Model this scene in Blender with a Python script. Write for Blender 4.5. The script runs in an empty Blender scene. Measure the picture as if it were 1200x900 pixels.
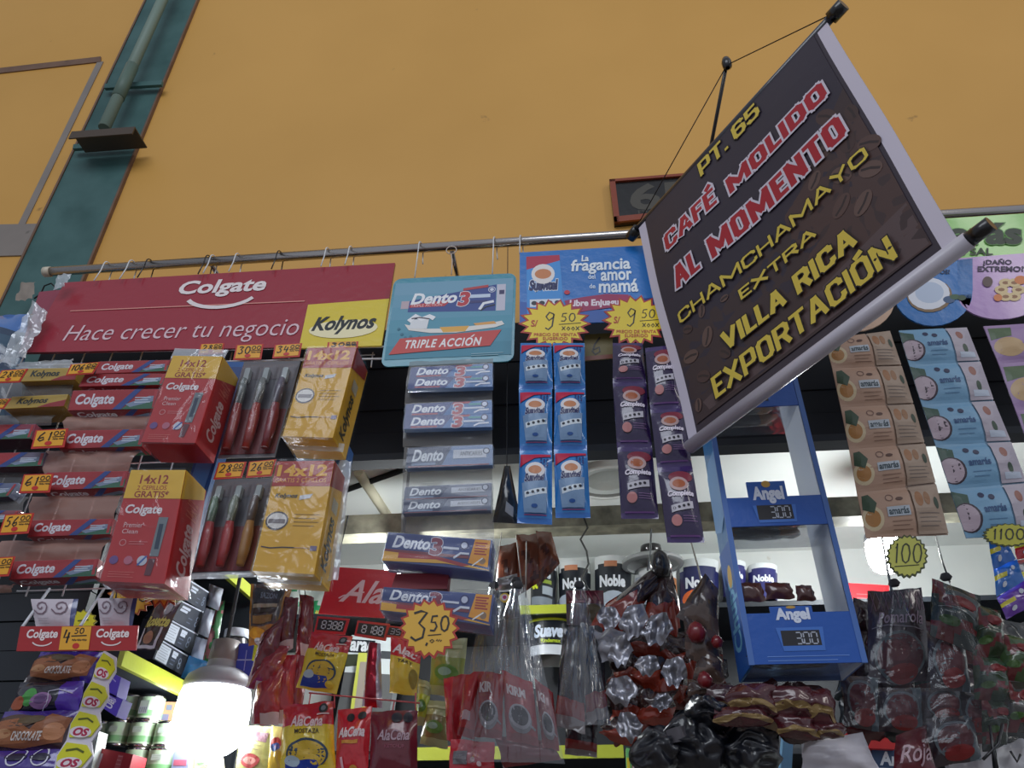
import bpy, math, random
from math import sin, cos, pi, radians
from mathutils import Vector, Matrix, noise
from mathutils.geometry import tessellate_polygon
random.seed(7)
SC = bpy.context.scene
COL = SC.collection
EYE = 1.6

# ------------------------------------------------------------------ camera
FPX = 900.0
PITCH, YAW = radians(33.7), radians(5.1)
FW = Vector((-sin(YAW)*cos(PITCH), cos(YAW)*cos(PITCH), sin(PITCH)))
RT = Vector((cos(YAW), sin(YAW), 0))
UP = RT.cross(FW)
cam = bpy.data.cameras.new('camera'); cam.sensor_width = 36.0; cam.lens = 27.0
cam.clip_start = 0.02; cam.clip_end = 60
co = bpy.data.objects.new('camera', cam); COL.objects.link(co)
M = Matrix((RT, UP, -FW)).transposed().to_4x4(); M.translation = (0, 0, EYE)
co.matrix_world = M
SC.camera = co
SC.view_settings.view_transform = 'Standard'; SC.view_settings.look = 'None'
SC.view_settings.gamma = 1; SC.view_settings.use_curve_mapping = False
SC.view_settings.exposure = 0.0
# ------------------------------------------------------------------ world: the dim daylight of a market hall
W = bpy.data.worlds.new('hall'); SC.world = W; W.use_nodes = True
bg = W.node_tree.nodes['Background']; bg.inputs[0].default_value = (0.62, 0.66, 0.76, 1); bg.inputs[1].default_value = 0.50
def area(name, loc, tgt, sx, sy, power, colr):
    l = bpy.data.lights.new(name, 'AREA'); l.shape = 'RECTANGLE'; l.size = sx; l.size_y = sy
    l.energy = power; l.color = colr
    o = bpy.data.objects.new(name, l); COL.objects.link(o); o.location = loc
    o.rotation_euler = (Vector(tgt)-Vector(loc)).to_track_quat('-Z', 'Y').to_euler()
    return o
area('hall_skylight', (-0.6, -2.6, 4.6), (0, 1.2, 2.4), 3.0, 1.6, 62, (0.86, 0.92, 1.0))
area('hall_tube_light', (2.6, -1.2, 4.2), (0, 1.3, 2.6), 0.25, 2.4, 14, (1.0, 0.96, 0.9))

# ------------------------------------------------------------------ pixel helpers (photo rays met with real planes)
def ray(px, py): return FW + RT*((px-600)/FPX) + UP*((450-py)/FPX)
def PY(px, py, Y):
    d = ray(px, py); p = d*(Y/d.y); p.z += EYE; return p
def PX(px, py, X):
    d = ray(px, py); p = d*(X/d.x); p.z += EYE; return p
def PZ(px, py, z):
    d = ray(px, py); p = d*(z/d.z); p.z += EYE; return p

# ------------------------------------------------------------------ materials
MATS = {}
def lin(c):
    if isinstance(c, str):
        c = tuple(int(c[i:i+2], 16) for i in (0, 2, 4))
    r = []
    for x in c[:3]:
        x = x/255.0
        r.append(x/12.92 if x <= .04045 else ((x+.055)/1.055)**2.4)
    return tuple(r)
def new_mat(name):
    m = bpy.data.materials.new(name); m.use_nodes = True; MATS[name] = m
    nt = m.node_tree; return m, nt, nt.nodes['Principled BSDF']
def bump(nt, b, scale, strength, dist=0.003, detail=3, coord='Object'):
    tc = nt.nodes.new('ShaderNodeTexCoord'); n = nt.nodes.new('ShaderNodeTexNoise')
    n.inputs['Scale'].default_value = scale; n.inputs['Detail'].default_value = detail
    nt.links.new(tc.outputs[coord], n.inputs['Vector'])
    bp = nt.nodes.new('ShaderNodeBump'); bp.inputs['Strength'].default_value = strength; bp.inputs['Distance'].default_value = dist
    nt.links.new(n.outputs['Fac'], bp.inputs['Height']); nt.links.new(bp.outputs[0], b.inputs['Normal'])
    return n
def attr_mat(name, rough, coat=0.0, metal=0.0, bs=0, bst=0, spec=0.5):
    m, nt, b = new_mat(name)
    a = nt.nodes.new('ShaderNodeAttribute'); a.attribute_name = 'Col'
    nt.links.new(a.outputs['Color'], b.inputs['Base Color'])
    b.inputs['Roughness'].default_value = rough; b.inputs['Metallic'].default_value = metal
    b.inputs['Coat Weight'].default_value = coat; b.inputs['Coat Roughness'].default_value = 0.08
    b.inputs['Specular IOR Level'].default_value = spec
    if bs: bump(nt, b, bs, bst)
attr_mat('card', 0.45)
attr_mat('gloss', 0.3, 0.35, 0, 45, 0.35)
attr_mat('sachet', 0.26, 0.9, 0.05, 34, 0.9)
attr_mat('foil', 0.3, 0.2, 0.75, 60, 0.8)
attr_mat('ink', 0.4)
attr_mat('vinyl', 0.38, 0.15, 0, 9, 0.25)
attr_mat('matte', 0.85)
attr_mat('painted_metal', 0.5)
attr_mat('wire', 0.25, 0.3)
m, nt, b = new_mat('chrome'); b.inputs['Metallic'].default_value = 1; b.inputs['Base Color'].default_value = (.55, .52, .5, 1); b.inputs['Roughness'].default_value = .22
def wall_mat(name, c1, c2, c3, scale=1.5):
    m, nt, b = new_mat(name)
    tc = nt.nodes.new('ShaderNodeTexCoord'); n = nt.nodes.new('ShaderNodeTexNoise'); n.inputs['Scale'].default_value = scale; n.inputs['Detail'].default_value = 5
    nt.links.new(tc.outputs['Object'], n.inputs['Vector'])
    r = nt.nodes.new('ShaderNodeValToRGB'); e = r.color_ramp.elements
    e[0].position = .3; e[0].color = (*lin(c1), 1); e[1].position = .62; e[1].color = (*lin(c2), 1)
    nt.links.new(n.outputs['Fac'], r.inputs[0])
    n2 = nt.nodes.new('ShaderNodeTexNoise'); n2.inputs['Scale'].default_value = 14; n2.inputs['Detail'].default_value = 8
    nt.links.new(tc.outputs['Object'], n2.inputs['Vector'])
    r2 = nt.nodes.new('ShaderNodeValToRGB'); r2.color_ramp.elements[0].position = .72; r2.color_ramp.elements[0].color = (0, 0, 0, 1); r2.color_ramp.elements[1].position = .78; r2.color_ramp.elements[1].color = (1, 1, 1, 1)
    nt.links.new(n2.outputs['Fac'], r2.inputs[0])
    mx = nt.nodes.new('ShaderNodeMix'); mx.data_type = 'RGBA'; mx.inputs[7].default_value = (*lin(c3), 1)
    nt.links.new(r2.outputs[0], mx.inputs[0]); nt.links.new(r.outputs[0], mx.inputs[6]); nt.links.new(mx.outputs[2], b.inputs['Base Color'])
    b.inputs['Roughness'].default_value = .55
    bump(nt, b, 7, .25, .004)
wall_mat('yellow_wall', (204, 153, 72), (213, 161, 79), (150, 112, 58), 1.3)
wall_mat('green_paint', (44, 84, 82), (66, 104, 102), (26, 56, 54), 9)
wall_mat('white_ceiling', (222, 226, 224), (236, 238, 234), (196, 188, 170), 3)
wall_mat('beam_paint', (176, 172, 150), (120, 118, 104), (52, 48, 42), 24)
wall_mat('dark_panel', (26, 30, 36), (36, 42, 50), (20, 22, 26), 4)
wall_mat('grey_panel', (126, 118, 112), (140, 130, 122), (90, 84, 78), 6)
wall_mat('brown_wood', (104, 76, 60), (120, 90, 70), (70, 50, 40), 20)
def film_mat(name, tint, gloss, milky, mcol, bs=28, bst=.8, fres=.55, streak=False):
    m = bpy.data.materials.new(name); m.use_nodes = True; MATS[name] = m; nt = m.node_tree; nt.nodes.clear()
    out = nt.nodes.new('ShaderNodeOutputMaterial'); tr = nt.nodes.new('ShaderNodeBsdfTransparent'); tr.inputs[0].default_value = (*tint, 1)
    gl = nt.nodes.new('ShaderNodeBsdfGlossy'); gl.inputs['Roughness'].default_value = .12; gl.inputs[0].default_value = (.95, .97, 1, 1)
    df = nt.nodes.new('ShaderNodeBsdfDiffuse'); df.inputs[0].default_value = (*mcol, 1)
    lw = nt.nodes.new('ShaderNodeLayerWeight'); lw.inputs['Blend'].default_value = .35
    ma = nt.nodes.new('ShaderNodeMath'); ma.operation = 'MULTIPLY_ADD'; ma.inputs[1].default_value = fres; ma.inputs[2].default_value = gloss
    nt.links.new(lw.outputs['Fresnel'], ma.inputs[0])
    m1 = nt.nodes.new('ShaderNodeMixShader'); m1.inputs[0].default_value = milky; nt.links.new(tr.outputs[0], m1.inputs[1]); nt.links.new(df.outputs[0], m1.inputs[2])
    m2 = nt.nodes.new('ShaderNodeMixShader'); nt.links.new(ma.outputs[0], m2.inputs[0]); nt.links.new(m1.outputs[0], m2.inputs[1]); nt.links.new(gl.outputs[0], m2.inputs[2])
    nt.links.new(m2.outputs[0], out.inputs[0])
    tc = nt.nodes.new('ShaderNodeTexCoord'); n = nt.nodes.new('ShaderNodeTexNoise'); n.inputs['Scale'].default_value = bs; n.inputs['Detail'].default_value = 2; n.inputs['Distortion'].default_value = 1.2
    mp = nt.nodes.new('ShaderNodeMapping'); mp.inputs['Scale'].default_value = (1, 1, .1 if streak else 1)
    nt.links.new(tc.outputs['Object'], mp.inputs['Vector']); nt.links.new(mp.outputs[0], n.inputs['Vector'])
    bp = nt.nodes.new('ShaderNodeBump'); bp.inputs['Strength'].default_value = bst; bp.inputs['Distance'].default_value = .006
    nt.links.new(n.outputs['Fac'], bp.inputs['Height']); nt.links.new(bp.outputs[0], gl.inputs['Normal']); nt.links.new(bp.outputs[0], lw.inputs['Normal'])
film_mat('film', (.97, .98, 1), .015, .02, (.7, .74, .8), 22, .6, .34)
film_mat('neck_film', (.9, .92, .94), .08, .05, (.5, .53, .58), 60, 1.0, .8, True)
film_mat('soft_film', (.97, .98, 1), .0, .03, (.6, .64, .7), 12, .3)
film_mat('bag_film', (.86, .87, .89), .0, .03, (.14, .15, .17), 24, .7)
film_mat('brown_film', (.75, .62, .58), .01, .72, lin((186, 148, 136)), 22, .5)
film_mat('grey_film', (.86, .87, .88), .0, .5, lin((146, 144, 142)), 16, .35)
film_mat('milky_film', (.95, .97, 1), .08, .55, lin((215, 222, 228)))
film_mat('smoky_film', (.5, .53, .56), .07, .35, lin((60, 66, 70)), 34, 1.0)
def emit(name, c, s):
    m = bpy.data.materials.new(name); m.use_nodes = True; MATS[name] = m; nt = m.node_tree; nt.nodes.clear()
    out = nt.nodes.new('ShaderNodeOutputMaterial'); e = nt.nodes.new('ShaderNodeEmission'); e.inputs[0].default_value = (*c, 1); e.inputs[1].default_value = s
    nt.links.new(e.outputs[0], out.inputs[0])
BULB_S, BULB2_S = 15, 130
emit('bulb_glow', (.93, .97, 1), BULB_S)
emit('bulb_glow_far', (.93, .98, 1), BULB2_S)

# ------------------------------------------------------------------ objects
def prop(o, label=None, cat=None, group=None, kind=None):
    if label: o['label'] = label
    if cat: o['category'] = cat
    if group: o['group'] = group
    if kind: o['kind'] = kind
    return o
def thing(name, label, cat, loc, group=None):
    o = bpy.data.objects.new(name, None); o.empty_display_size = .02; COL.objects.link(o); o.location = loc
    ORG[o.name] = Vector(loc)
    return prop(o, label, cat, group)
ORG = {}
class MB:
    def __init__(s): s.v = []; s.f = []; s.c = []; s.sm = []
    def face(s, idx, c, smooth=False): s.f.append(idx); s.c.append(c); s.sm.append(smooth)
    def poly(s, pts, c, smooth=False):
        n = len(s.v); s.v.extend([Vector(p) for p in pts]); s.face(list(range(n, n+len(pts))), c, smooth)
    def build(s, name, mat, parent=None, org=None, label=None):
        if parent is not None: org = ORG[parent.name]
        elif org is None:
            lo = Vector([min(v[i] for v in s.v) for i in range(3)]); hi = Vector([max(v[i] for v in s.v) for i in range(3)]); org = (lo+hi)/2
        me = bpy.data.meshes.new(name); me.from_pydata([v-org for v in s.v], [], s.f)
        at = me.color_attributes.new('Col', 'FLOAT_COLOR', 'CORNER'); arr = []
        cache = {}
        for f, c in zip(s.f, s.c):
            l = cache.get(c)
            if l is None: l = cache[c] = (*lin(c), 1.0)
            arr.extend(l*len(f))
        at.data.foreach_set('color', arr); me.polygons.foreach_set('use_smooth', s.sm); me.materials.append(MATS[mat]); me.update()
        o = bpy.data.objects.new(name, me); COL.objects.link(o); ORG[o.name] = org
        if parent is not None: o.parent = parent
        else: o.location = org
        if label: o['label'] = label
        return o
    # axis box from corner to corner
    def box(s, a, b, c):
        x0, y0, z0 = a; x1, y1, z1 = b
        n = len(s.v); s.v.extend([Vector(p) for p in [(x0,y0,z0),(x1,y0,z0),(x1,y1,z0),(x0,y1,z0),(x0,y0,z1),(x1,y0,z1),(x1,y1,z1),(x0,y1,z1)]])
        for q in [(0,3,2,1),(4,5,6,7),(0,1,5,4),(1,2,6,5),(2,3,7,6),(3,0,4,7)]: s.face([n+i for i in q], c)
    def tube(s, pts, r, c, n=8, caps=True):
        pts = [Vector(p) for p in pts]; rings = []
        ref = None
        for i, p in enumerate(pts):
            t = (pts[min(i+1, len(pts)-1)]-pts[max(i-1, 0)]).normalized()
            if ref is None: ref = t.orthogonal().normalized()
            ref = (ref-t*ref.dot(t)).normalized(); bi = t.cross(ref)
            rr = r[i] if isinstance(r, (list, tuple)) else r
            k = len(s.v); rings.append(k)
            for j in range(n):
                a = 2*pi*j/n; s.v.append(p+(ref*cos(a)+bi*sin(a))*rr)
        for a, b in zip(rings, rings[1:]):
            for j in range(n): s.face([a+j, a+(j+1) % n, b+(j+1) % n, b+j], c, True)
        if caps: s.face([rings[0]+j for j in range(n)][::-1], c); s.face([rings[-1]+j for j in range(n)], c)
    def lathe(s, o, prof, n=28, cols=None, axis=Vector((0, 0, 1))):
        o = Vector(o); a = axis.normalized(); x = a.orthogonal().normalized(); y = a.cross(x); rings = []
        for (r, z) in prof:
            rings.append(len(s.v))
            for j in range(n):
                t = 2*pi*j/n; s.v.append(o+a*z+(x*cos(t)+y*sin(t))*max(r, 1e-5))
        for i, (p, q) in enumerate(zip(rings, rings[1:])):
            for j in range(n): s.face([p+j, p+(j+1) % n, q+(j+1) % n, q+j], cols[i] if cols else (200, 200, 200), True)

class Surf:
    """a patch between four corners, seen face on; n points to the viewer's side"""
    def __init__(s, tl, tr, br, bl, bulge=None):
        s.k = [Vector(p) for p in (tl, tr, br, bl)]; s.n = (s.k[3]-s.k[0]).cross(s.k[1]-s.k[0]).normalized()
        s.b = bulge; s.W = ((s.k[1]-s.k[0]).length+(s.k[2]-s.k[3]).length)/2; s.H = ((s.k[3]-s.k[0]).length+(s.k[2]-s.k[1]).length)/2
    rnd = 0.0; wob = 0.0; sd = 0.0
    def at(s, u, v, off=0.0, side=1):
        a, b, c, d = s.k; u0, v0 = u, v
        if s.rnd:
            x, y = 2*u-1, 2*v-1; u, v = (1+x*math.sqrt(max(0, 1-y*y*s.rnd*.5)))/2, (1+y*math.sqrt(max(0, 1-x*x*s.rnd*.5)))/2
        if s.wob:
            u += s.wob*noise.noise(Vector((u0*2.5+s.sd, v0*3.5, 1+s.sd))); v += s.wob*noise.noise(Vector((v0*2.5, u0*3.5+s.sd, 7+s.sd)))
        p = (a*(1-u)+b*u)*(1-v)+(d*(1-u)+c*u)*v
        h = s.b(u0, v0)*side if s.b else 0
        return p+s.n*(h+off)
    def sub(s, u0, v0, u1, v1):
        r = Surf(s.at(u0, v0), s.at(u1, v0), s.at(u1, v1), s.at(u0, v1)); return r
    def moved(s, off): return Surf(*[p+s.n*off for p in s.k], bulge=s.b)
def SQ(q, Y, bulge=None):
    if not isinstance(Y, (list, tuple)): Y = [Y]*4
    return Surf(*[PY(x, y, yy) for (x, y), yy in zip(q, Y)], bulge=bulge)
def SX(q, X, bulge=None): return Surf(*[PX(x, y, X) for (x, y) in q], bulge=bulge)
def R(x0, y0, x1, y1): return [(x0, y0), (x1, y0), (x1, y1), (x0, y1)]

def grid(mb, S, nu, nv, c, off=0.0, side=1, u0=0, u1=1, v0=0, v1=1, smooth=True):
    n = len(mb.v)
    for j in range(nv+1):
        for i in range(nu+1): mb.v.append(S.at(u0+(u1-u0)*i/nu, v0+(v1-v0)*j/nv, off, side))
    for j in range(nv):
        for i in range(nu):
            a = n+j*(nu+1)+i
            cc = c(u0+(u1-u0)*(i+.5)/nu, v0+(v1-v0)*(j+.5)/nv) if callable(c) else c
            q = [a, a+nu+1, a+nu+2, a+1]
            mb.face(q if side > 0 else q[::-1], cc, smooth)
def plate(mb, S, poly, th, c, side=None):
    n = len(mb.v); k = len(poly); side = side or c
    for u, v in poly: mb.v.append(S.at(u, v, 0))
    for u, v in poly: mb.v.append(S.at(u, v, -th))
    mb.face(list(range(n, n+k)), c); mb.face(list(range(n+k, n+2*k))[::-1], side)
    for i in range(k): mb.face([n+i, n+(i+1) % k, n+k+(i+1) % k, n+k+i][::-1], side)
UNIT = [(0, 0), (0, 1), (1, 1), (1, 0)]
def roundrect(ru, rv, n=5):
    out = []
    for cu, cv, a0 in ((ru, rv, -pi/2), (ru, 1-rv, pi), (1-ru, 1-rv, pi/2), (1-ru, rv, 0)):
        for i in range(n+1):
            a = a0-(pi/2)*i/n; out.append((cu+ru*cos(a), cv+rv*sin(a)))
    return out
def star(n, r0=.82, ru=.5, rv=.5, ph=0):
    out = []
    for i in range(2*n):
        a = -2*pi*i/(2*n)+ph; r = 1 if i % 2 == 0 else r0; out.append((.5+ru*r*cos(a), .5+rv*r*sin(a)))
    return out

# ------------------------------------------------------------------ lettering
_T = {}
def glyphs(txt, bold, shear, space):
    k = (txt, bold, shear, space)
    if k in _T: return _T[k]
    cu = bpy.data.curves.new('t', 'FONT'); cu.body = txt; cu.size = 1; cu.offset = bold; cu.shear = shear; cu.space_character = space; cu.resolution_u = 3; cu.fill_mode = 'FRONT'
    ob = bpy.data.objects.new('t', cu); me = ob.to_mesh()
    vs = [(v.co.x, v.co.y) for v in me.vertices]; fs = [tuple(p.vertices) for p in me.polygons]; ob.to_mesh_clear()
    bpy.data.objects.remove(ob); bpy.data.curves.remove(cu)
    xs = [v[0] for v in vs] or [0, 1]; ys = [v[1] for v in vs] or [0, 1]
    _T[k] = (vs, fs, (min(xs), min(ys), max(xs), max(ys))); return _T[k]
STROKES = {
 '0': [[(.5,0),(.2,.12),(.05,.5),(.2,.88),(.5,1),(.8,.88),(.95,.5),(.8,.12),(.5,0)]],
 '1': [[(.25,.25),(.6,0),(.45,1)]], '2': [[(.1,.2),(.4,0),(.8,.15),(.75,.45),(.1,1),(.95,.95)]],
 '3': [[(.1,.08),(.5,0),(.85,.05),(.45,.42),(.8,.6),(.75,.9),(.35,1),(.05,.88)]],
 '4': [[(.3,0),(.1,.6),(.9,.55)],[(.75,.2),(.6,1)]], '5': [[(.9,0),(.3,.03),(.2,.42),(.65,.42),(.85,.7),(.6,.97),(.1,.95)]],
 '6': [[(.7,0),(.25,.4),(.1,.8),(.4,1),(.8,.85),(.7,.58),(.2,.7)]], '8': [[(.5,.45),(.2,.2),(.5,0),(.8,.2),(.5,.45),(.15,.78),(.5,1),(.85,.78),(.5,.45)]],
 '9': [[(.8,.1),(.4,0),(.1,.25),(.4,.48),(.8,.3),(.85,.1),(.75,.8),(.4,1),(.1,.9)]], '.': [[(.3,.95),(.6,1)]], ',': [[(.5,.85),(.2,1.15)]], '-': [[(.0,.5),(1,.45)]],
 'x': [[(0,.2),(.9,.9)],[(.9,.2),(0,.9)]], '~': [[(0,.6),(.2,.3),(.4,.7),(.6,.3),(.8,.7),(1,.4)]], 'o': [[(.5,.3),(.1,.6),(.5,.95),(.9,.6),(.5,.3)]]}
SEG = {'0': 'abcdef', '1': 'bc', '2': 'abged', '3': 'abgcd', '4': 'fgbc', '5': 'afgcd', '6': 'afgedc', '8': 'abcdefg', '9': 'abcfgd', ' ': ''}
SEGL = {'a': (.12,0,.88,.0), 'b': (1,.06,1,.44), 'c': (1,.56,1,.94), 'd': (.12,1,.88,1), 'e': (0,.56,0,.94), 'f': (0,.06,0,.44), 'g': (.12,.5,.88,.5)}
_O = [(.22,0),(.78,0),(1,.14),(1,.86),(.78,1),(.22,1),(0,.86),(0,.14),(.22,0)]
BLOCK = {'A': [[(0,1),(.44,0),(.56,0),(1,1)],[(.2,.7),(.8,.7)]], 'C': [[(1,.32),(1,.14),(.78,0),(.22,0),(0,.14),(0,.86),(.22,1),(.78,1),(1,.86),(1,.68)]], 'O': [_O],
 'D': [[(0,0),(0,1),(.7,1),(1,.84),(1,.16),(.7,0),(0,0)]], 'E': [[(1,0),(0,0),(0,1),(1,1)],[(0,.5),(.8,.5)]], 'F': [[(1,0),(0,0),(0,1)],[(0,.5),(.8,.5)]], 'H': [[(0,0),(0,1)],[(1,0),(1,1)],[(0,.5),(1,.5)]],
 'I': [[(.5,0),(.5,1)]], 'L': [[(0,0),(0,1),(1,1)]], 'M': [[(0,1),(0,0)],[(0,.02),(.5,.8),(1,.02)],[(1,0),(1,1)]], 'N': [[(0,1),(0,0),(1,1),(1,0)]], 'P': [[(0,1),(0,0),(.85,0),(1,.1),(1,.54),(.85,.64),(0,.64)]],
 'R': [[(0,1),(0,0),(.75,0),(1,.14),(1,.4),(.75,.52),(0,.52)],[(.6,.52),(1,1)]], 'T': [[(0,0),(1,0)],[(.5,0),(.5,1)]], 'V': [[(0,0),(.5,1),(1,0)]], 'X': [[(0,0),(1,1)],[(1,0),(0,1)]], 'Y': [[(0,0),(.5,.5),(1,0)],[(.5,.5),(.5,1)]],
 '6': [[(1,.2),(1,.14),(.78,0),(.22,0),(0,.14),(0,.86),(.22,1),(.78,1),(1,.86),(1,.58),(.78,.46),(0,.46)]], '5': [[(1,0),(0,0),(0,.44),(.78,.42),(1,.56),(1,.86),(.78,1),(.22,1),(0,.86),(0,.8)]], '.': [[(.5,1),(.5,.99)]]}
BLOCKW = {'M': 1.4, 'E': .8, 'F': .8, 'L': .75, 'T': .95, ' ': .35, 'N': 1.05, 'A': 1.1, 'V': 1.1, 'X': 1.1}
class Ink:
    """flat print laid on a surface, one thin layer above the other"""
    def __init__(s, S, base=.0006): s.S = S; s.mb = MB(); s.o = base if S.b is None else max(base, .0015); s.step = .00004 if S.b is None else .00014
    def tris(s, tri2, c):
        S = s.S; curved = S.b is not None; o = s.o
        lim = .08
        stack = list(tri2)
        while stack:
            t = stack.pop()
            if curved:
                e = [max(abs(t[i][0]-t[(i+1) % 3][0]), abs(t[i][1]-t[(i+1) % 3][1])) for i in range(3)]
                m = max(e)
                if m > lim:
                    i = e.index(m); a, b, cc = t[i], t[(i+1) % 3], t[(i+2) % 3]; md = ((a[0]+b[0])/2, (a[1]+b[1])/2)
                    stack += [(a, md, cc), (md, b, cc)]; continue
            s.mb.poly([S.at(u, v, o) for u, v in t], c, curved)
    def fill(s, pts, c):
        if s.S.b is None: s.mb.poly([s.S.at(u, v, s.o) for u, v in pts], c)
        else:
            tt = tessellate_polygon([[Vector((u, v, 0)) for u, v in pts]])
            s.tris([tuple(pts[i] for i in t) for t in tt], c)
        s.o += s.step
    def rect(s, u0, v0, u1, v1, c): s.fill([(u0, v0), (u0, v1), (u1, v1), (u1, v0)], c)
    def ell(s, cu, cv, ru, rv, c, n=20): s.fill([(cu+ru*cos(-2*pi*i/n), cv+rv*sin(-2*pi*i/n)) for i in range(n)], c)
    def disc(s, cu, cv, ru, c, n=18): s.ell(cu, cv, ru, ru*s.S.W/s.S.H, c, n)
    def line(s, pts, w, c, up=True):
        W, H = s.S.W, s.S.H
        q = [(p[0]*W, p[1]*H) for p in pts]; L = []; Rr = []
        for i, p in enumerate(q):
            a = q[max(i-1, 0)]; b = q[min(i+1, len(q)-1)]; dx, dy = b[0]-a[0], b[1]-a[1]; l = math.hypot(dx, dy) or 1
            nx, ny = -dy/l*w*W/2, dx/l*w*W/2; L.append(((p[0]+nx)/W, (p[1]+ny)/H)); Rr.append(((p[0]-nx)/W, (p[1]-ny)/H))
        for i in range(len(q)-1):
            s.tris([(L[i], L[i+1], Rr[i+1]), (L[i], Rr[i+1], Rr[i])], c)
        if up: s.o += s.step
    def ring(s, cu, cv, ru, w, c, n=20):
        k = s.S.W/s.S.H; s.line([(cu+ru*cos(2*pi*i/n), cv+ru*k*sin(2*pi*i/n)) for i in range(n+1)], w, c)
    def text(s, txt, u0, v0, u1, v1, c, bold=0.0, shear=0.0, space=1.0, out=None, rot=0, heavy=0.0):
        ref = glyphs(txt, 0.0, shear, space)[2]
        def put(b, cc, du=0.0):
            vs, fs, _ = glyphs(txt, b, shear, space); x0, y0, x1, y1 = ref
            w, h = (x1-x0) or 1, (y1-y0) or 1
            m = []
            for x, y in vs:
                a, bb = (x-x0)/w, 1-(y-y0)/h
                if rot == 90: a, bb = bb, 1-a      # reads upwards
                m.append((u0+du+(u1-u0)*a, v0+(v1-v0)*bb))
            t = []
            for f in fs:
                for i in range(1, len(f)-1): t.append((m[f[0]], m[f[i]], m[f[i+1]]))
            s.tris(t, cc); s.o += s.step
        for du in ((-heavy, 0, heavy) if heavy else (0,)):
            if out: put(bold+out[1], out[0], du)
        for du in ((-heavy, 0, heavy) if heavy else (0,)): put(bold, c, du)
    def hand(s, txt, u0, v0, u1, v1, c, w=.02, slant=.12):
        ws = [(.45 if ch in '.,1' else 1.0) for ch in txt]; tot = sum(ws)+.25*(len(txt)-1); x = 0; k = (u1-u0)/tot
        for ch, ww in zip(txt, ws):
            for st in STROKES.get(ch, []):
                s.line([(u0+k*(x+ww*p[0])+slant*k*(1-p[1]), v0+(v1-v0)*p[1]) for p in st], w, c, False)
            x += ww+.25
        s.o += s.step
    def seg(s, txt, u0, v0, u1, v1, c, w=.02):
        n = sum(1 for ch in txt if ch != '.'); k = (u1-u0)/(n*1.4-.4); x = u0
        for ch in txt:
            if ch == '.': s.line([(x-.32*k, v1-.02), (x-.32*k+w*1.5, v1-.02)], w*1.6, c, False); continue
            for g in SEG[ch]:
                a = SEGL[g]; s.line([(x+k*a[0], v0+(v1-v0)*a[1]), (x+k*a[2], v0+(v1-v0)*a[3])], w, c, False)
            x += 1.4*k
        s.o += s.step
    def block(s, txt, u0, v0, u1, v1, c, t, out=None, gap=.035):
        # heavy poster capitals built from thick strokes; t is the stroke in parts of the surface width
        W, H = s.S.W, s.S.H; tt = t*W; x0, y0, x1, y1 = u0*W, v0*H, u1*W, v1*H
        base = [ch.replace('É', 'E').replace('Ó', 'O') for ch in txt]; ws = [BLOCKW.get(ch, 1.0) for ch in base]
        fixed = sum(tt for ch in base if ch in 'I.'); n = len(base); g = gap*(x1-x0)/n*3
        k = ((x1-x0)-fixed-g*(n-1))/sum(w for w, ch in zip(ws, base) if ch not in 'I.'); segs = []; x = x0
        for ch, real, w in zip(base, txt, ws):
            cw = tt if ch in 'I.' else w*k
            for pl in BLOCK.get(ch, []):
                P = [(x+tt/2+(cw-tt)*a, y0+tt/2+(y1-y0-tt)*b) for a, b in pl]
                for i in range(len(P)-1): segs.append((P[i], P[i+1], i == 0 and ch in 'C56', i == len(P)-2 and ch in 'C56'))
            if real in 'ÉÓ': segs.append(((x+cw*.38, y0-tt*.25), (x+cw*.85, y0-tt*.95), True, True))
            x += cw+g
        def put(th, ex, cc):
            for a, b, fa, fb in segs:
                dx, dy = b[0]-a[0], b[1]-a[1]; l = math.hypot(dx, dy) or 1; dx /= l; dy /= l; ea = tt*.5+ex; h = th/2; e2 = (th-tt)/2
                if abs(dy) < .25: h = tt*.36+e2
                if abs(dx) > .25 and abs(dy) > .25: ea = (tt*.3 if l > tt*1.3 else tt*.1)+ex*.6
                ra, rb = (ex if fa else ea), (ex if fb else ea)
                if abs(dx) < .25: ra, rb = (ex if fa else ea-tt*.14), (ex if fb else ea-tt*.14)
                A = (a[0]-dx*ra, a[1]-dy*ra); B = (b[0]+dx*rb, b[1]+dy*rb); nx, ny = -dy*h, dx*h
                q = [((A[0]+nx)/W, (A[1]+ny)/H), ((B[0]+nx)/W, (B[1]+ny)/H), ((B[0]-nx)/W, (B[1]-ny)/H), ((A[0]-nx)/W, (A[1]-ny)/H)]
                s.tris([(q[0], q[1], q[2]), (q[0], q[2], q[3])], cc)
            s.o += s.step
        if out: put(tt+2*out[1]*W, out[1]*W, out[0])
        put(tt, 0, c)
    def smile(s, cu, cv, ru, rv, w, c):
        s.line([(cu+ru*cos(pi*t/14), cv+rv*sin(pi*t/14)) for t in range(2, 13)], w, c)
    def lines(s, u0, v0, u1, v1, n, c, w=.006):
        for i in range(n):
            v = v0+(v1-v0)*(i/(max(n-1, 1))); s.line([(u0, v), (u1-(.15*(u1-u0) if i % 2 else 0), v)], w, c, False)
        s.o += s.step
    def done(s, name, parent, mat='ink', label=None):
        if s.mb.v: return s.mb.build(name, mat, parent, label=label)

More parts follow.
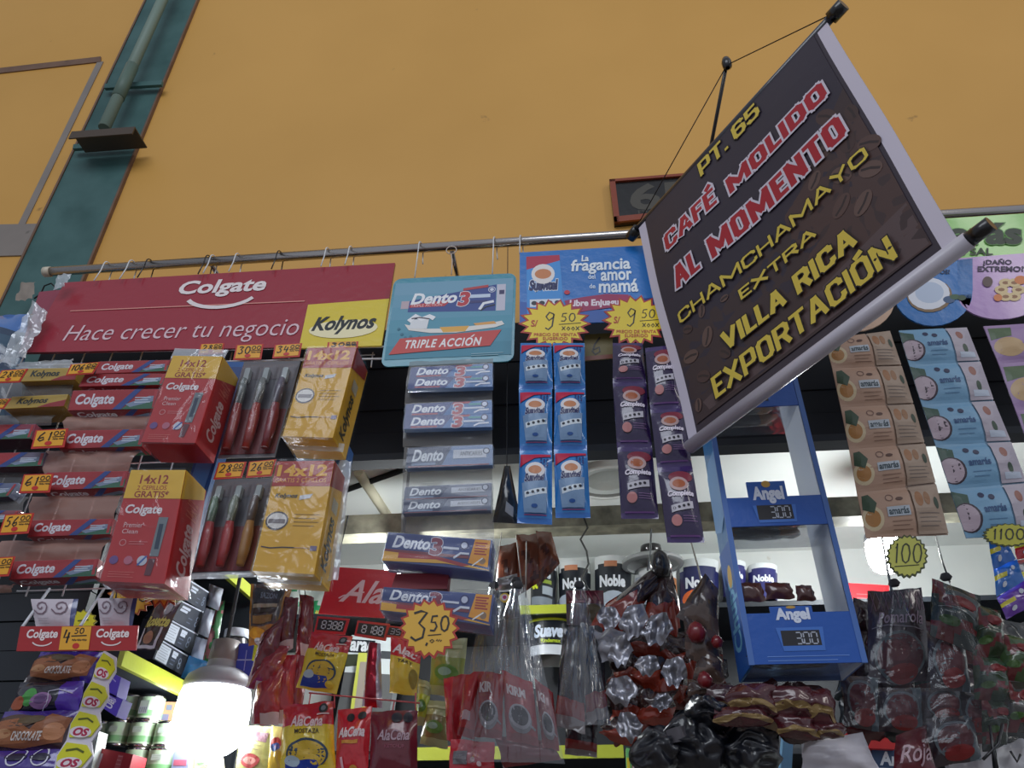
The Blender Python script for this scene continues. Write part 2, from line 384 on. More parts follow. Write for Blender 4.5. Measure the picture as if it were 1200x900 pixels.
# ------------------------------------------------------------------ shared builders
def pillow(D, seal=.07, wr=.0012, seed=0, sc=1.0):
    def f(u, v):
        a = max(0.0, min(1.0, (v-seal)/(1-2*seal)))
        s = max(0.0, sin(pi*a))**.55*max(0.0, sin(pi*u))**.55
        return D*s+wr*noise.noise(Vector((u*5*sc+seed*3.1, v*7*sc, seed*1.7)))*(.3+s)
    return f
def pouch(mb, S, c, nu=8, nv=12):
    tab = [[Surf.at(S, i/nu, j/nv) for i in range(nu+1)] for j in range(nv+1)]
    grid(mb, S, nu, nv, c, 0, 1); grid(mb, S, nu, nv, c, 0, -1)
    def at(u, v, off=0.0, side=1):      # print follows the facets of the pouch
        x, y = max(0, min(.9999, u))*nu, max(0, min(.9999, v))*nv; i, j = int(x), int(y); x -= i; y -= j
        return (tab[j][i]*(1-x)+tab[j][i+1]*x)*(1-y)+(tab[j+1][i]*(1-x)+tab[j+1][i+1]*x)*y+S.n*off
    S.at = at
def cartonS(S, depth):
    """right, left, bottom and top faces of a carton whose front is S"""
    tl, tr, br, bl = S.k; b = -S.n*depth
    return dict(right=Surf(tr, tr+b, br+b, br), left=Surf(tl+b, tl, bl, bl+b), bottom=Surf(bl, br, br+b, bl+b), top=Surf(tl+b, tr+b, tr, tl))
def carton(mb, S, depth, cf, cr=None, cb=None, cl=None, ct=None):
    F = cartonS(S, depth); cr = cr or cf; cb = cb or cf; cl = cl or cf; ct = ct or cf
    n = len(mb.v); b = -S.n*depth
    mb.v += list(S.k)+[p+b for p in S.k]
    for q, c in (((0, 3, 2, 1), cf), ((1, 2, 6, 5), cr), ((3, 7, 6, 2), cb), ((4, 7, 3, 0), cl), ((4, 0, 1, 5), ct), ((5, 6, 7, 4), cr)): mb.face([n+i for i in q], c)
    return F
def wrap(parent, S, depth, amp=.0025, off=.003, mat='film', name='plastic_wrap', faces=('right', 'bottom', 'left')):
    mb = MB(); F = cartonS(S, depth); sd = random.random()*50
    for k, f in [('front', S)]+[(k, F[k]) for k in faces]:
        g = Surf(*f.k, bulge=lambda u, v: amp*noise.noise(Vector((u*4+sd, v*6, sd)))+off)
        if k != 'front':
            g.n = -g.n if (g.n.dot((sum(f.k, Vector())/4)-(sum(S.k, Vector())/4+(-S.n*depth/2))) < 0) else g.n
        else: g = Surf(S.at(-.01, -.01), S.at(1.01, -.01), S.at(1.01, 1.03), S.at(-.01, 1.03), bulge=g.b)
        grid(mb, g, 8, 8, (200, 205, 210))
    return mb.build(name, mat, parent)
def mid(S): return sum(S.k, Vector())/4
YEL, RED, INKC = (232, 176, 52), (190, 44, 40), (24, 20, 24)
ORD = ['first', 'second', 'third', 'fourth', 'fifth', 'sixth', 'seventh', 'eighth', 'ninth', 'tenth', 'eleventh', 'twelfth']
def price_tag(q, Y, num, label, cents='00', small='~~', group=None, col=(236, 170, 48)):
    S = SQ(q, Y); t = thing('price_tag', label, 'price tag', mid(S), group or 'small orange handwritten price tags')
    mb = MB(); plate(mb, S, UNIT, .0012, (196, 50, 40)); mb.build('card', 'card', t)
    k = Ink(S); k.rect(.06, .06, .94, .9, col); k.done('printed_field', t)
    k = Ink(S, .0011); k.hand(num, .12, .16, .55, .62, INKC, .045); k.hand(cents, .6, .14, .92, .36, INKC, .03); k.line([(.58, .44), (.95, .42)], .025, INKC); k.hand(small, .6, .48, .95, .62, INKC, .03)
    k.ell(.5, .76, .11, .11, (200, 46, 40), 12); k.done('handwriting', t)
    return t
def wire(name, label, pts, r=.0013, c=(225, 228, 232), mat='wire', group=None, cat='hook', n=6):
    mb = MB(); mb.tube(pts, r, c, n); o = mb.build(name, mat); prop(o, label, cat, group); return o
# ================================================================== SETTING
YW = 1.40
def Z(e): return e+EYE
def struct(name, mat, boxes, c=(200, 200, 200), parent=None):
    mb = MB()
    for a, b in boxes: mb.box(a, b, c)
    o = mb.build(name, mat, parent)
    if parent is None: o['kind'] = 'structure'
    return o
struct('floor', 'grey_panel', [((-5, -5, -.05), (5, 2.6, 0))])
struct('wall_front', 'yellow_wall', [((-1.25, YW, Z(1.06)), (3.2, YW+.05, Z(3.6)))])
struct('wall_left', 'yellow_wall', [((-3.6, YW, 0), (-1.42, YW+.05, Z(3.6)))])
struct('wall_back', 'white_ceiling', [((-1.4, 2.49, 0), (1.9, 2.53, Z(.95)))])
struct('wall_right', 'white_ceiling', [((1.62, YW+.05, 0), (1.66, 2.49, Z(.95)))])
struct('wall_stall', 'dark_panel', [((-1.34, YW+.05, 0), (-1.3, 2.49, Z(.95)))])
struct('ceiling', 'white_ceiling', [((-1.34, YW+.05, Z(.95)), (1.66, 2.53, Z(.99)))])
# flat trims on the yellow wall left of the column
S = SQ([(-40, 84), (118, 66), (118, 72), (-40, 90)], YW-.004)
mb = MB(); plate(mb, S, UNIT, .008, (104, 76, 60)); o = mb.build('trim_1', 'brown_wood'); o['kind'] = 'structure'
S = SQ([(114, 72), (121, 72), (29, 263), (21, 263)], YW-.003)
mb = MB(); plate(mb, S, UNIT, .006, (160, 140, 120)); o = mb.build('trim_2', 'grey_panel'); o['kind'] = 'structure'
S = SQ([(-60, 264), (46, 262), (28, 299), (-80, 302)], YW-.004)
mb = MB(); plate(mb, S, UNIT, .006, (150, 140, 134)); o = mb.build('trim_3', 'grey_panel'); o['kind'] = 'structure'

# steel column with its conduit and brackets
t = thing('steel_column', 'tall dark green painted steel column running up the yellow wall', 'column', (-1.33, 1.38, 0))
mb = MB(); mb.box((-1.428, 1.392, 0), (-1.236, 1.41, Z(3.4)), (44, 100, 90)); mb.build('flange', 'green_paint', t)
for x in (-1.432, -1.234):
    mb = MB(); mb.box((x-.003, 1.389, 0), (x+.003, 1.40, Z(3.4)), (70, 46, 36)); mb.build('edge_strip', 'brown_wood', t, label='rusty brown edge of the column')
for (x0, y0, x1, y1) in ((123, 101, 190, 97), (86, 172, 155, 168)):
    mb = MB(); S = SQ([(x0, y0-3), (x1, y1-3), (x1-1, y1+2), (x0-1, y0+2)], 1.364); plate(mb, S, UNIT, .01, (60, 84, 76)); mb.build('stiffener', 'green_paint', t)
mb = MB(); a = PY(84, 154, 1.30); b = PY(157, 151, 1.30)
mb.box((a.x, 1.30, a.z-.03), (b.x, 1.304, a.z), (74, 60, 48)); mb.box((a.x, 1.304, a.z-.004), (b.x, 1.372, a.z), (64, 58, 50)); mb.build('angle_bracket', 'painted_metal', t, label='rusty steel angle bracket')
p0 = PY(122, 150, 1.335)
mb = MB(); mb.tube([(p0.x, 1.335, p0.z), (p0.x, 1.335, Z(3.3))], .0165, (120, 140, 128), 12); mb.tube([(p0.x, 1.335, p0.z+.14), (p0.x, 1.335, p0.z+.3)], .0185, (90, 112, 100), 12)
mb.build('conduit', 'painted_metal', t, label='pale green conduit pipe')

# black roller housing over the stall opening: slats, and a bottom rail
t = thing('roller_shutter', 'black slatted roller shutter pulled up behind the hanging goods', 'shutter', (.3, 1.36, Z(.735)))
zs = [Z(.735)+.012+i*.0545 for i in range(7)]
for i in range(6):
    mb = MB(); mb.box((-1.23, 1.352 if i % 2 == 0 else 1.355, zs[i]), (2.3, 1.375, zs[i]+.0525), (14, 18, 26)); mb.build('slat', 'matte', t)
mb = MB(); mb.box((-1.23, 1.345, Z(.732)), (2.3, 1.385, Z(.747)), (40, 44, 50)); mb.build('bottom_rail', 'matte', t)
# slatted side shutter at left
t = thing('side_shutter', 'dark ribbed metal shutter at the stall left edge below the racks', 'shutter', (-1.05, 1.265, 0))
for i in range(16):
    z = Z(-.1)+i*.05; mb = MB(); mb.box((-1.6, 1.262+(i % 2)*.003, z), (-.86, 1.28, z+.048), (34, 40, 48)); mb.build('slat', 'painted_metal', t)

# stall interior ceiling pieces
mb = MB(); mb.box((-1.3, 1.72, Z(.735)), (1.62, 1.78, Z(.785)), (170, 166, 150)); o = mb.build('trim_4', 'beam_paint'); o['kind'] = 'structure'
z = Z(.95)
mb = MB(); a = PZ(395, 578, .945); b = PZ(482, 547, .945); mb.tube([a, b], .009, (26, 28, 32), 6); prop(mb.build('ceiling_conduit', 'matte'), 'thin black cable duct crossing the white stall ceiling', 'duct')
mb = MB(); a = PZ(420, 553, .94); b = PZ(455, 606, .94); mb.tube([a, b], .014, (214, 206, 180), 6); prop(mb.build('ceiling_batten', 'matte'), 'cream batten running across the stall ceiling behind the blue toothpaste strip', 'batten')
t = thing('ceiling_fixture', 'round white recessed ceiling lamp, switched off, behind the purple sachets', 'ceiling lamp', PZ(712, 562, .95))
c = PZ(712, 562, .95); mb = MB(); mb.lathe(c, [(.0, -.004), (.085, -.004), (.088, -.012), (.105, -.012), (.115, 0)], 32, [(196, 200, 196), (120, 120, 116), (230, 230, 226), (214, 214, 210)]); mb.build('ring', 'card', t)
mb = MB(); mb.lathe(c, [(.0, -.006), (.05, -.005), (.07, -.003)], 24, [(176, 178, 172)]*2); mb.build('lens', 'gloss', t)

# ================================================================== SHELVES
LIME = (176, 186, 62)
def shelf(name, label, a, b, edge_a, edge_b):
    t = thing(name, label, 'shelf', Vector(((a[0]+b[0])/2, (a[1]+b[1])/2, a[2])))
    mb = MB(); mb.box(a, b, (70, 76, 84)); mb.build('board', 'dark_panel', t)
    mb = MB(); mb.box(edge_a, edge_b, LIME); mb.build('edge_strip', 'gloss', t, label='lime green edge strip')
shelf('shelf_board', 'dark side shelf with a lime edge above the green cans', (-1.3, 1.285, Z(.335)), (-.79, 1.80, Z(.35)), (-.79, 1.285, Z(.325)), (-.78, 1.80, Z(.352)))
shelf('shelf_board', 'dark upper side shelf whose lime edge shows beside the hanging brush packs', (-1.3, 1.42, Z(.60)), (-.79, 1.80, Z(.615)), (-.79, 1.42, Z(.592)), (-.78, 1.80, Z(.618)))
shelf('shelf_board', 'dark side shelf carrying the stacked green cans', (-1.3, 1.285, Z(.075)), (-.79, 1.80, Z(.09)), (-.79, 1.285, Z(.065)), (-.78, 1.80, Z(.092)))
shelf('shelf_board', 'top shelf with lime edge under the toilet paper packs', (-1.0, 2.12, Z(.655)), (1.6, 2.47, Z(.668)), (-.19, 2.11, Z(.648)), (.02, 2.12, Z(.672)))
shelf('shelf_board', 'lower back shelf with lime edge beneath the red coffee sachets', (-.76, 2.12, Z(.29)), (1.6, 2.47, Z(.303)), (-.45, 2.11, Z(.285)), (.09, 2.12, Z(.315)))
struct('trim_5', 'dark_panel', [((-1.3, 1.80, Z(-.2)), (-.78, 1.82, Z(.93)))])

# ================================================================== RAIL
RA, RB = Vector((-1.158, 1.2, Z(1.169))), Vector((2.0, 1.2, Z(1.172)))
t = thing('display_rail', 'long chrome rail across the front of the stall above the signs', 'rail', (RA+RB)/2)
mb = MB(); mb.tube([RA, RB], .0105, (150, 150, 150), 14); mb.build('tube', 'chrome', t)
mb = MB(); mb.tube([RA+Vector((-.006, 0, 0)), RA+Vector((.01, 0, 0))], .0115, (210, 200, 180), 12); mb.build('end_cap', 'card', t)
for x in (-.78, -.24, .55, 1.4):
    mb = MB(); mb.tube([(x, 1.2, Z(1.170)), (x, 1.40, Z(1.170))], .005, (120, 120, 120), 8); mb.build('bracket', 'chrome', t)
def hook(i, px, pyb, c=(226, 228, 230), lab='white', Yb=1.178, where=''):
    z = Z(1.17); b = PY(px, pyb, Yb); x = b.x
    pts = [b, Vector((x, 1.186, z-.02)), Vector((x, 1.187, z))]
    for k in range(1, 8):
        a = pi-k*pi/7; pts.append(Vector((x+.004*k/7, 1.2+.0135*cos(a), z+.0135*sin(a))))
    pts += [Vector((x+.005, 1.213, z-.02)), Vector((x+.006, 1.213, z-.035))]
    wire('wire_hook', f'{lab} wire hook over the chrome rail, {where}', pts, .0014, c, group='wire hooks over the chrome rail')
for i, (px, pb, c, lab, wh) in enumerate([
    (110, 329, 0, 'white', 'white, nearest the rail end'), (140, 327, 0, 'white', 'white, second from the rail end'),
    (161, 325, 1, 'black', 'nearest the green column'), (238, 320, 0, 'white', 'just left of the smile logo'), (268, 318, 0, 'white', 'just right of the smile logo'), (232, 321, 1, 'black', 'left of the smile logo'),
    (318, 315, 1, 'black', 'halfway along the red sign'), (376, 312, 0, 'white', 'above the yellow corner of the red sign'), (404, 310, 0, 'white', 'nearest the right end of the red sign'),
    (486, 325, 0, 'white', 'at the left of the teal card'), (577, 321, 0, 'white', 'at the right of the teal card'), (609, 297, 0, 'white', 'at the left end of the blue softener sign'),
    (1101, 268, 1, 'black', 'above the green header at right')]):
    hook(i, px, pb, (24, 24, 26) if c else (226, 228, 230), lab, 1.178, wh)
# round loop hook of the teal card
c = PY(529, 293, 1.185); mb = MB(); mb.tube([PY(529, 322, 1.172), PY(530, 306, 1.18)]+[c+Vector((.011*sin(a), 0, -.011*cos(a))) for a in [k*2*pi/12 for k in range(13)]], .0012, (205, 190, 180), 6)
prop(mb.build('wire_hook', 'wire'), 'round looped wire hook holding the teal card in its middle', 'hook', 'wire hooks over the chrome rail')

# plaque on the wall
S = SQ([(714, 212), (856, 193), (859, 224), (720, 262)], YW-.012); S = SQ([(714, 212), (862, 200), (866, 247), (720, 262)], YW-.014)
t = thing('wall_plaque', 'dark number plaque in a reddish wooden frame on the yellow wall', 'plaque', mid(S))
mb = MB(); plate(mb, S, UNIT, .014, (18, 16, 16)); mb.build('board', 'gloss', t)
for (a, b, c, d) in ((0, 0, .045, 1), (.955, 0, 1, 1), (0, 0, 1, .06), (0, .88, 1, 1)):
    mb = MB(); q = S.sub(a, b, c, d).moved(.006); plate(mb, q, UNIT, .012, (140, 62, 36)); mb.build('frame_side', 'brown_wood' if False else 'gloss', t)
k = Ink(S); k.text('65', .16, .17, .62, .74, (74, 70, 62), .03); k.text('PUESTO', .2, .76, .6, .84, (70, 66, 60)); k.done('number', t)

# ================================================================== RED HEADER SIGN
SY = [1.19, 1.19, 1.165, 1.165]
S = SQ([(76, 331), (463, 308), (447, 405), (28, 413)], SY)
t = thing('header_sign', 'long red toothpaste header sign with white smile logo hung on the chrome rail', 'sign', mid(S))
mb = MB(); plate(mb, S, UNIT, .006, (158, 42, 58), (120, 30, 40)); mb.build('panel', 'gloss', t)
q = SQ([(361, 357), (456, 350), (447, 405), (350, 408)], [1.1755, 1.1755, 1.163, 1.163])
mb = MB(); plate(mb, q, UNIT, .004, (228, 205, 66)); mb.build('yellow_panel', 'gloss', t)
k = Ink(q, .001); k.ell(.5, .62, .42, .2, (245, 235, 190)); k.text('Kolynos', .12, .34, .88, .72, (26, 34, 40), .035, .35); k.done('lettering', t, label='black lettering on yellow')
k = Ink(S, .001); k.rect(.07, .44, .76, .452, (225, 150, 140)); k.text('Colgate', .375, .1, .63, .33, (238, 228, 228), .03, .1); k.smile(.51, .28, .105, .2, .013, (235, 225, 225))
k.text('Hace crecer tu negocio', .095, .655, .765, .93, (226, 196, 204), -.005, .12); k.done('lettering', t, label='white lettering and smile')
for i, (a, b) in enumerate((((26, 414), (470, 406)), ((20, 428), (470, 420)))):
    mb = MB(); mb.tube([PY(*a, 1.17), PY(*b, 1.17)], .0022, (206, 206, 212), 6); mb.build('frame_wire', 'wire', t)
S2 = SQ([(46, 342), (76, 339), (60, 380), (22, 414)], 1.21)
mb = MB(); plate(mb, S2, UNIT, .003, (150, 60, 80)); mb.build('folded_flap', 'gloss', t, label='faded folded side flap')
# crumpled plastic at the sign's left end
def crumple(q, Y, amp, sd, nu=10, nv=14): return SQ(q, Y, lambda u, v: amp*noise.noise(Vector((u*3+sd, v*4, sd)))+amp*.5*noise.noise(Vector((u*9+sd, v*9, sd))))
mb = MB(); grid(mb, crumple([(38, 352), (56, 366), (30, 420), (-2, 428)], 1.15, .02, 3), 10, 14, (226, 230, 236)); prop(mb.build('plastic_bag', 'milky_film'), 'crumpled clear white plastic at the left end of the red header sign', 'plastic')
mb = MB(); grid(mb, crumple([(22, 426), (86, 420), (86, 432), (18, 436)], 1.15, .012, 9), 12, 5, (200, 210, 225)); prop(mb.build('plastic_bag', 'milky_film'), 'shiny crumpled plastic strip above the yellow cartons', 'plastic')
mb = MB(); grid(mb, crumple([(68, 322), (84, 321), (76, 336), (62, 340)], 1.16, .01, 5), 6, 6, (236, 238, 240)); prop(mb.build('plastic_tie', 'milky_film'), 'white plastic tie knotted under the left end of the chrome rail', 'plastic')
mb = MB(); grid(mb, crumple([(24, 332), (42, 330), (38, 350), (18, 352)], 1.33, .012, 15), 6, 6, (150, 140, 130)); prop(mb.build('rag', 'matte'), 'small grey brown rag stuck on the green column', 'rag')
mb = MB(); mb.tube([PY(*p, 1.3) for p in ((40, 350), (48, 344), (52, 335), (60, 332), (66, 338), (58, 346))], .0018, (22, 22, 24), 6); prop(mb.build('cable_tie', 'matte'), 'black wire twisted below the left end of the rail', 'wire')
S = SQ([(-30, 372), (34, 368), (22, 500), (-60, 500)], 1.27, pillow(.03, .02, .02, 4)); mb = MB(); pouch(mb, S, lambda u, v: (70, 120, 190) if v < .16 else ((34, 62, 92) if noise.noise(Vector((u*6, v*9, 2))) > 0 else (48, 84, 110)), 12, 16)
prop(mb.build('bundle', 'sachet'), 'blue plastic bundle hanging at the left edge beside the red header sign', 'bundle')

# ================================================================== LEFT RACK OF TOOTHPASTE
t = thing('wire_rack', 'white wire grid holding the toothpaste cartons under the red header sign', 'rack', PY(230, 560, 1.19))
for i, px in enumerate((30, 65, 100, 132, 167, 203, 238, 272, 306, 340, 374, 408, 437)):
    a = PY(px, 413, 1.19); mb = MB(); mb.tube([a, (a.x, 1.19, PY(px, 696 if px < 180 else (560 if px < 300 else 430), 1.19).z)], .0014, (214, 216, 222), 6); mb.build('upright_wire', 'wire', t)
for py in (427, 470, 545, 620, 690):
    a = PY(20, py+2, 1.192); b = PY(438 if py < 430 else 200, py-2, 1.192); zz = (a.z+b.z)/2
    mb = MB(); mb.tube([(a.x, 1.192, zz), (b.x, 1.192, zz)], .0014, (214, 216, 222), 6); mb.build('cross_wire', 'wire', t)

def paste_art(k, brand, dim=0, under=False):
    R1, B1, W1 = ((176, 38, 44), (44, 76, 150), (236, 232, 236))
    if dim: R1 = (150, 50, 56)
    if brand == 'red':
        k.fill([(.0, 0), (.0, 1), (.5, 1), (.72, 0)], R1)
        k.fill([(.5, 1), (.6, 1), (.8, .0), (.72, 0)], B1); k.fill([(.6, 1), (1, 1), (1, .5), (.72, .62)], (54, 112, 82)); k.fill([(.64, .75), (.9, .35), (.97, .35), (.97, .6), (.7, .9)], (140, 156, 180))
        k.rect(.95, .08, .985, .92, (190, 54, 60)); k.text('Colgate', .06, .2, .5, .86, W1, .03, .15)
        if not under: k.lines(.74, .42, .92, .66, 3, (220, 226, 236), .012)
    elif brand == 'yellow':
        k.fill([(.55, 1), (1, 1), (1, .45), (.72, .7)], (168, 44, 50)); k.text('Kolynos', .16, .2, .68, .78, (40, 48, 40), .03, .25)
    elif brand == 'dento':
        k.fill([(0, 0), (0, 1), (.44, 1), (.56, 0)], (26, 52, 128)); k.text('Dento', .08, .12, .46, .72, (240, 242, 246), .035, .25); k.rect(.08, .8, .38, .93, (170, 40, 60))
        k.fill([(.56, .02), (.54, .22), (.74, .16), (.76, .02)], (176, 44, 62)); k.text('3', .56, .18, .66, .95, (178, 30, 54), .05, .1, out=((230, 232, 240), .04)); k.rect(.68, .46, .92, .6, (225, 230, 240)); k.rect(.74, .18, .9, .32, (60, 160, 160)); k.disc(.92, .28, .035, (215, 220, 235)); k.ring(.92, .28, .035, .012, (30, 40, 90)); k.line([(.8, .9), (.86, .72), (.97, .7)], .02, (235, 238, 245))
    elif brand == 'pale':
        k.fill([(0, 0), (0, 1), (.4, 1), (.52, 0)], (40, 58, 96)); k.text('Dento', .06, .14, .42, .68, (222, 226, 230), .03, .25); k.rect(.06, .78, .34, .88, (130, 150, 180)); k.rect(.54, .2, .93, .62, (196, 200, 208)); k.text('ANTICARIES', .62, .3, .88, .5, (60, 64, 76)); k.disc(.93, .3, .035, (200, 206, 216)); k.ring(.93, .3, .035, .012, (50, 60, 90)); k.rect(.02, .92, .96, .98, (150, 90, 100))
    elif brand == 'combo':
        k.fill([(0, 0), (0, .62), (.5, .62), (.5, 0)], (44, 62, 124)); k.text('Dento', .07, .1, .42, .5, (236, 238, 244), .03, .25); k.rect(0, .58, .8, .68, (130, 46, 60)); k.fill([(0, .66), (0, 1), (.15, .98), (.6, .9), (1, 1), (1, .98), (.5, .72)], (232, 176, 50)); k.fill([(.14, .66), (.14, .86), (.5, .8), (.75, .95), (.82, .88), (.5, .68)], (170, 34, 40))
        k.text('3', .44, .1, .53, .62, (140, 40, 70), .05, out=((220, 222, 236), .03)); k.rect(.55, .34, .7, .42, (226, 230, 240)); k.disc(.745, .25, .035, (210, 214, 230)); k.ring(.745, .25, .035, .012, (40, 50, 110)); k.line([(.66, .7), (.72, .52), (.8, .52)], .02, (230, 234, 242))
        k.fill([(.84, .02), (.8, .82), (.985, .9), (.985, .02)], (236, 164, 30)); k.lines(.845, .14, .96, .5, 5, (176, 60, 30), .014); k.disc(.93, .72, .03, (150, 120, 90)); k.line([(.84, .9), (.93, .62)], .012, (240, 240, 235))
def toothpaste(q, Y, brand, label, depth=.036, base=(176, 38, 44), under=None, n=1, group=None, wrapit=True, uv=None):
    S = SQ(q, Y); t = thing('toothpaste_carton', label, 'toothpaste', mid(S), group)
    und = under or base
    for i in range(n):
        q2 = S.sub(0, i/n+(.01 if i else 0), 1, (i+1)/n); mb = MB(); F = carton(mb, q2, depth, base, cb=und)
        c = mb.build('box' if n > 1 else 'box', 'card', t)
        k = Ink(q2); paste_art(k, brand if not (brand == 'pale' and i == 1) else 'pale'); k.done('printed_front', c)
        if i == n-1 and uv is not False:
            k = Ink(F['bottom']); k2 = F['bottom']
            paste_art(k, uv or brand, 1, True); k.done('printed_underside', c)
    if wrapit: wrap(t, S, depth, .0018, .002, 'soft_film')
    return t
PG = 'red toothpaste cartons on the hanging strip'
names = ['topmost beside the long price tag', 'second from the top', 'third, right of the upper 61 tag', 'fourth, right of the lower 61 tag', 'fifth, right of the 56 tag', 'lowest, above the ledge sign']
rows = [([(100, 439), (196, 438), (191, 451), (93, 453)], 0), ([(86, 458), (187, 456), (183, 479), (80, 481)], 0), ([(76, 505), (171, 503), (166, 523), (70, 526)], 0), ([(55, 554), (150, 552), (145, 571), (49, 575)], 0), ([(37, 610), (133, 608), (129, 626), (33, 629)], 0), ([(17, 658), (116, 655), (112, 675), (12, 679)], 0)]
for i, (q, _) in enumerate(rows): toothpaste(q, 1.115, 'red', f'red and blue toothpaste carton, {names[i]}', depth=.032, group=PG)
toothpaste([(117, 424), (199, 422), (196, 435), (112, 438)], 1.135, 'red', 'red toothpaste carton just under the header sign, partly covered by the one below', depth=.02, group=PG, uv=False)
# tinted pocket strip between the cartons
def strip_film(label, sects, Y, mat, c, cat='hanging strip', name='pocket_strip', group=None, rip=.004):
    t = thing(name, label, cat, SQ(sects[0], Y).at(.5, 0), group)
    for j, q in enumerate(sects):
        S = SQ(q, Y, lambda u, v, j=j: rip*noise.noise(Vector((u*5, v*3+j*4, j)))+rip*1.2*sin(pi*v)); mb = MB(); grid(mb, S, 12, 6, c); mb.build('pocket', mat, t)
    return t
strip_film('brownish clear pocket strip behind the near column of red cartons', [[(78, 489), (180, 487), (172, 504), (76, 506)], [(54, 528), (167, 526), (150, 553), (52, 556)], [(38, 582), (145, 580), (134, 609), (36, 611)], [(2, 634), (130, 632), (117, 656), (-6, 660)], [(-10, 686), (20, 685), (14, 694), (-20, 696)]], 1.13, 'brown_film', (150, 110, 100), rip=.006)
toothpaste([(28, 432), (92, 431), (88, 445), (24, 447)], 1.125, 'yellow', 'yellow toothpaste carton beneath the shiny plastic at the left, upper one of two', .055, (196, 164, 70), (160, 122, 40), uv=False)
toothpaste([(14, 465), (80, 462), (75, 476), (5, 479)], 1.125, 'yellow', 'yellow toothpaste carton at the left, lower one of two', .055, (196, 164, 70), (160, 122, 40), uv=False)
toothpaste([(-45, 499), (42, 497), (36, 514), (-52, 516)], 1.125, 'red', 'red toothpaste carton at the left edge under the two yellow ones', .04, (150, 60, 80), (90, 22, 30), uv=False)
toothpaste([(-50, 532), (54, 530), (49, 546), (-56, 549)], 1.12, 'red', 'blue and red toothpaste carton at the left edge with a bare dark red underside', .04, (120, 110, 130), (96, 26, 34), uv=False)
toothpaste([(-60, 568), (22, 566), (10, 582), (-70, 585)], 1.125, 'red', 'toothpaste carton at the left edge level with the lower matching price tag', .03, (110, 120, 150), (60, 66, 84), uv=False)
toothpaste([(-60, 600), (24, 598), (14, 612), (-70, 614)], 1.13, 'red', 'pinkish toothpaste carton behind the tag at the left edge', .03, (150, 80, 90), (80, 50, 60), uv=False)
strip_film('second clear pocket strip at the far left edge', [[(-4, 446), (90, 444), (84, 464), (-10, 468)], [(-20, 488), (66, 486), (60, 498), (-30, 500)], [(-50, 548), (44, 546), (24, 566), (-60, 568)], [(-60, 584), (34, 582), (26, 600), (-70, 602)]], 1.145, 'grey_film', (120, 124, 130))
for q, n, lab in [([(2, 434), (33, 432), (23, 448), (-8, 449)], '28', 'orange price tag 28 at the left edge by the upper yellow carton'), ([(83, 427), (118, 424), (109, 438), (77, 440)], '106', 'orange price tag 106 under the header sign'),
    ([(-16, 468), (13, 467), (4, 479), (-22, 480)], '30', 'orange price tag at the left edge by the lower yellow carton'), ([(42, 504), (80, 502), (75, 524), (36, 526)], '61', 'orange price tag 61, upper one of two alike'),
    ([(28, 556), (63, 555), (58, 577), (22, 578)], '61', 'orange price tag 61, lower one of two alike'), ([(6, 603), (40, 601), (33, 625), (-2, 627)], '56', 'orange price tag 56 beside the fifth red carton'),
    ([(-16, 654), (18, 652), (10, 675), (-24, 677)], '58', 'orange price tag beside the lowest red carton'), ([(235, 403), (263, 402), (261, 414), (232, 416)], '28', 'orange price tag 28 above the upper big red carton'),
    ([(277, 404), (309, 403), (306, 421), (273, 422)], '30', 'orange price tag 30 above the brush packs'), ([(322, 404), (354, 402), (351, 418), (319, 420)], '34', 'orange price tag 34 left of the upper yellow carton'),
    ([(384, 401), (420, 400), (419, 409), (383, 410)], '30', 'orange price tag half hidden above the upper big yellow carton'), ([(256, 542), (289, 541), (283, 560), (250, 562)], '28', 'orange price tag 28 midway down the brush packs'), ([(292, 541), (324, 538), (318, 558), (288, 560)], '26', 'orange price tag 26 beside the lower big yellow carton')]:
    price_tag(q, 1.098 if q[0][0] < 200 and q[0][0] > 30 else (1.15 if q[0][1] < 430 and q[0][0] > 200 else 1.09), n, lab)

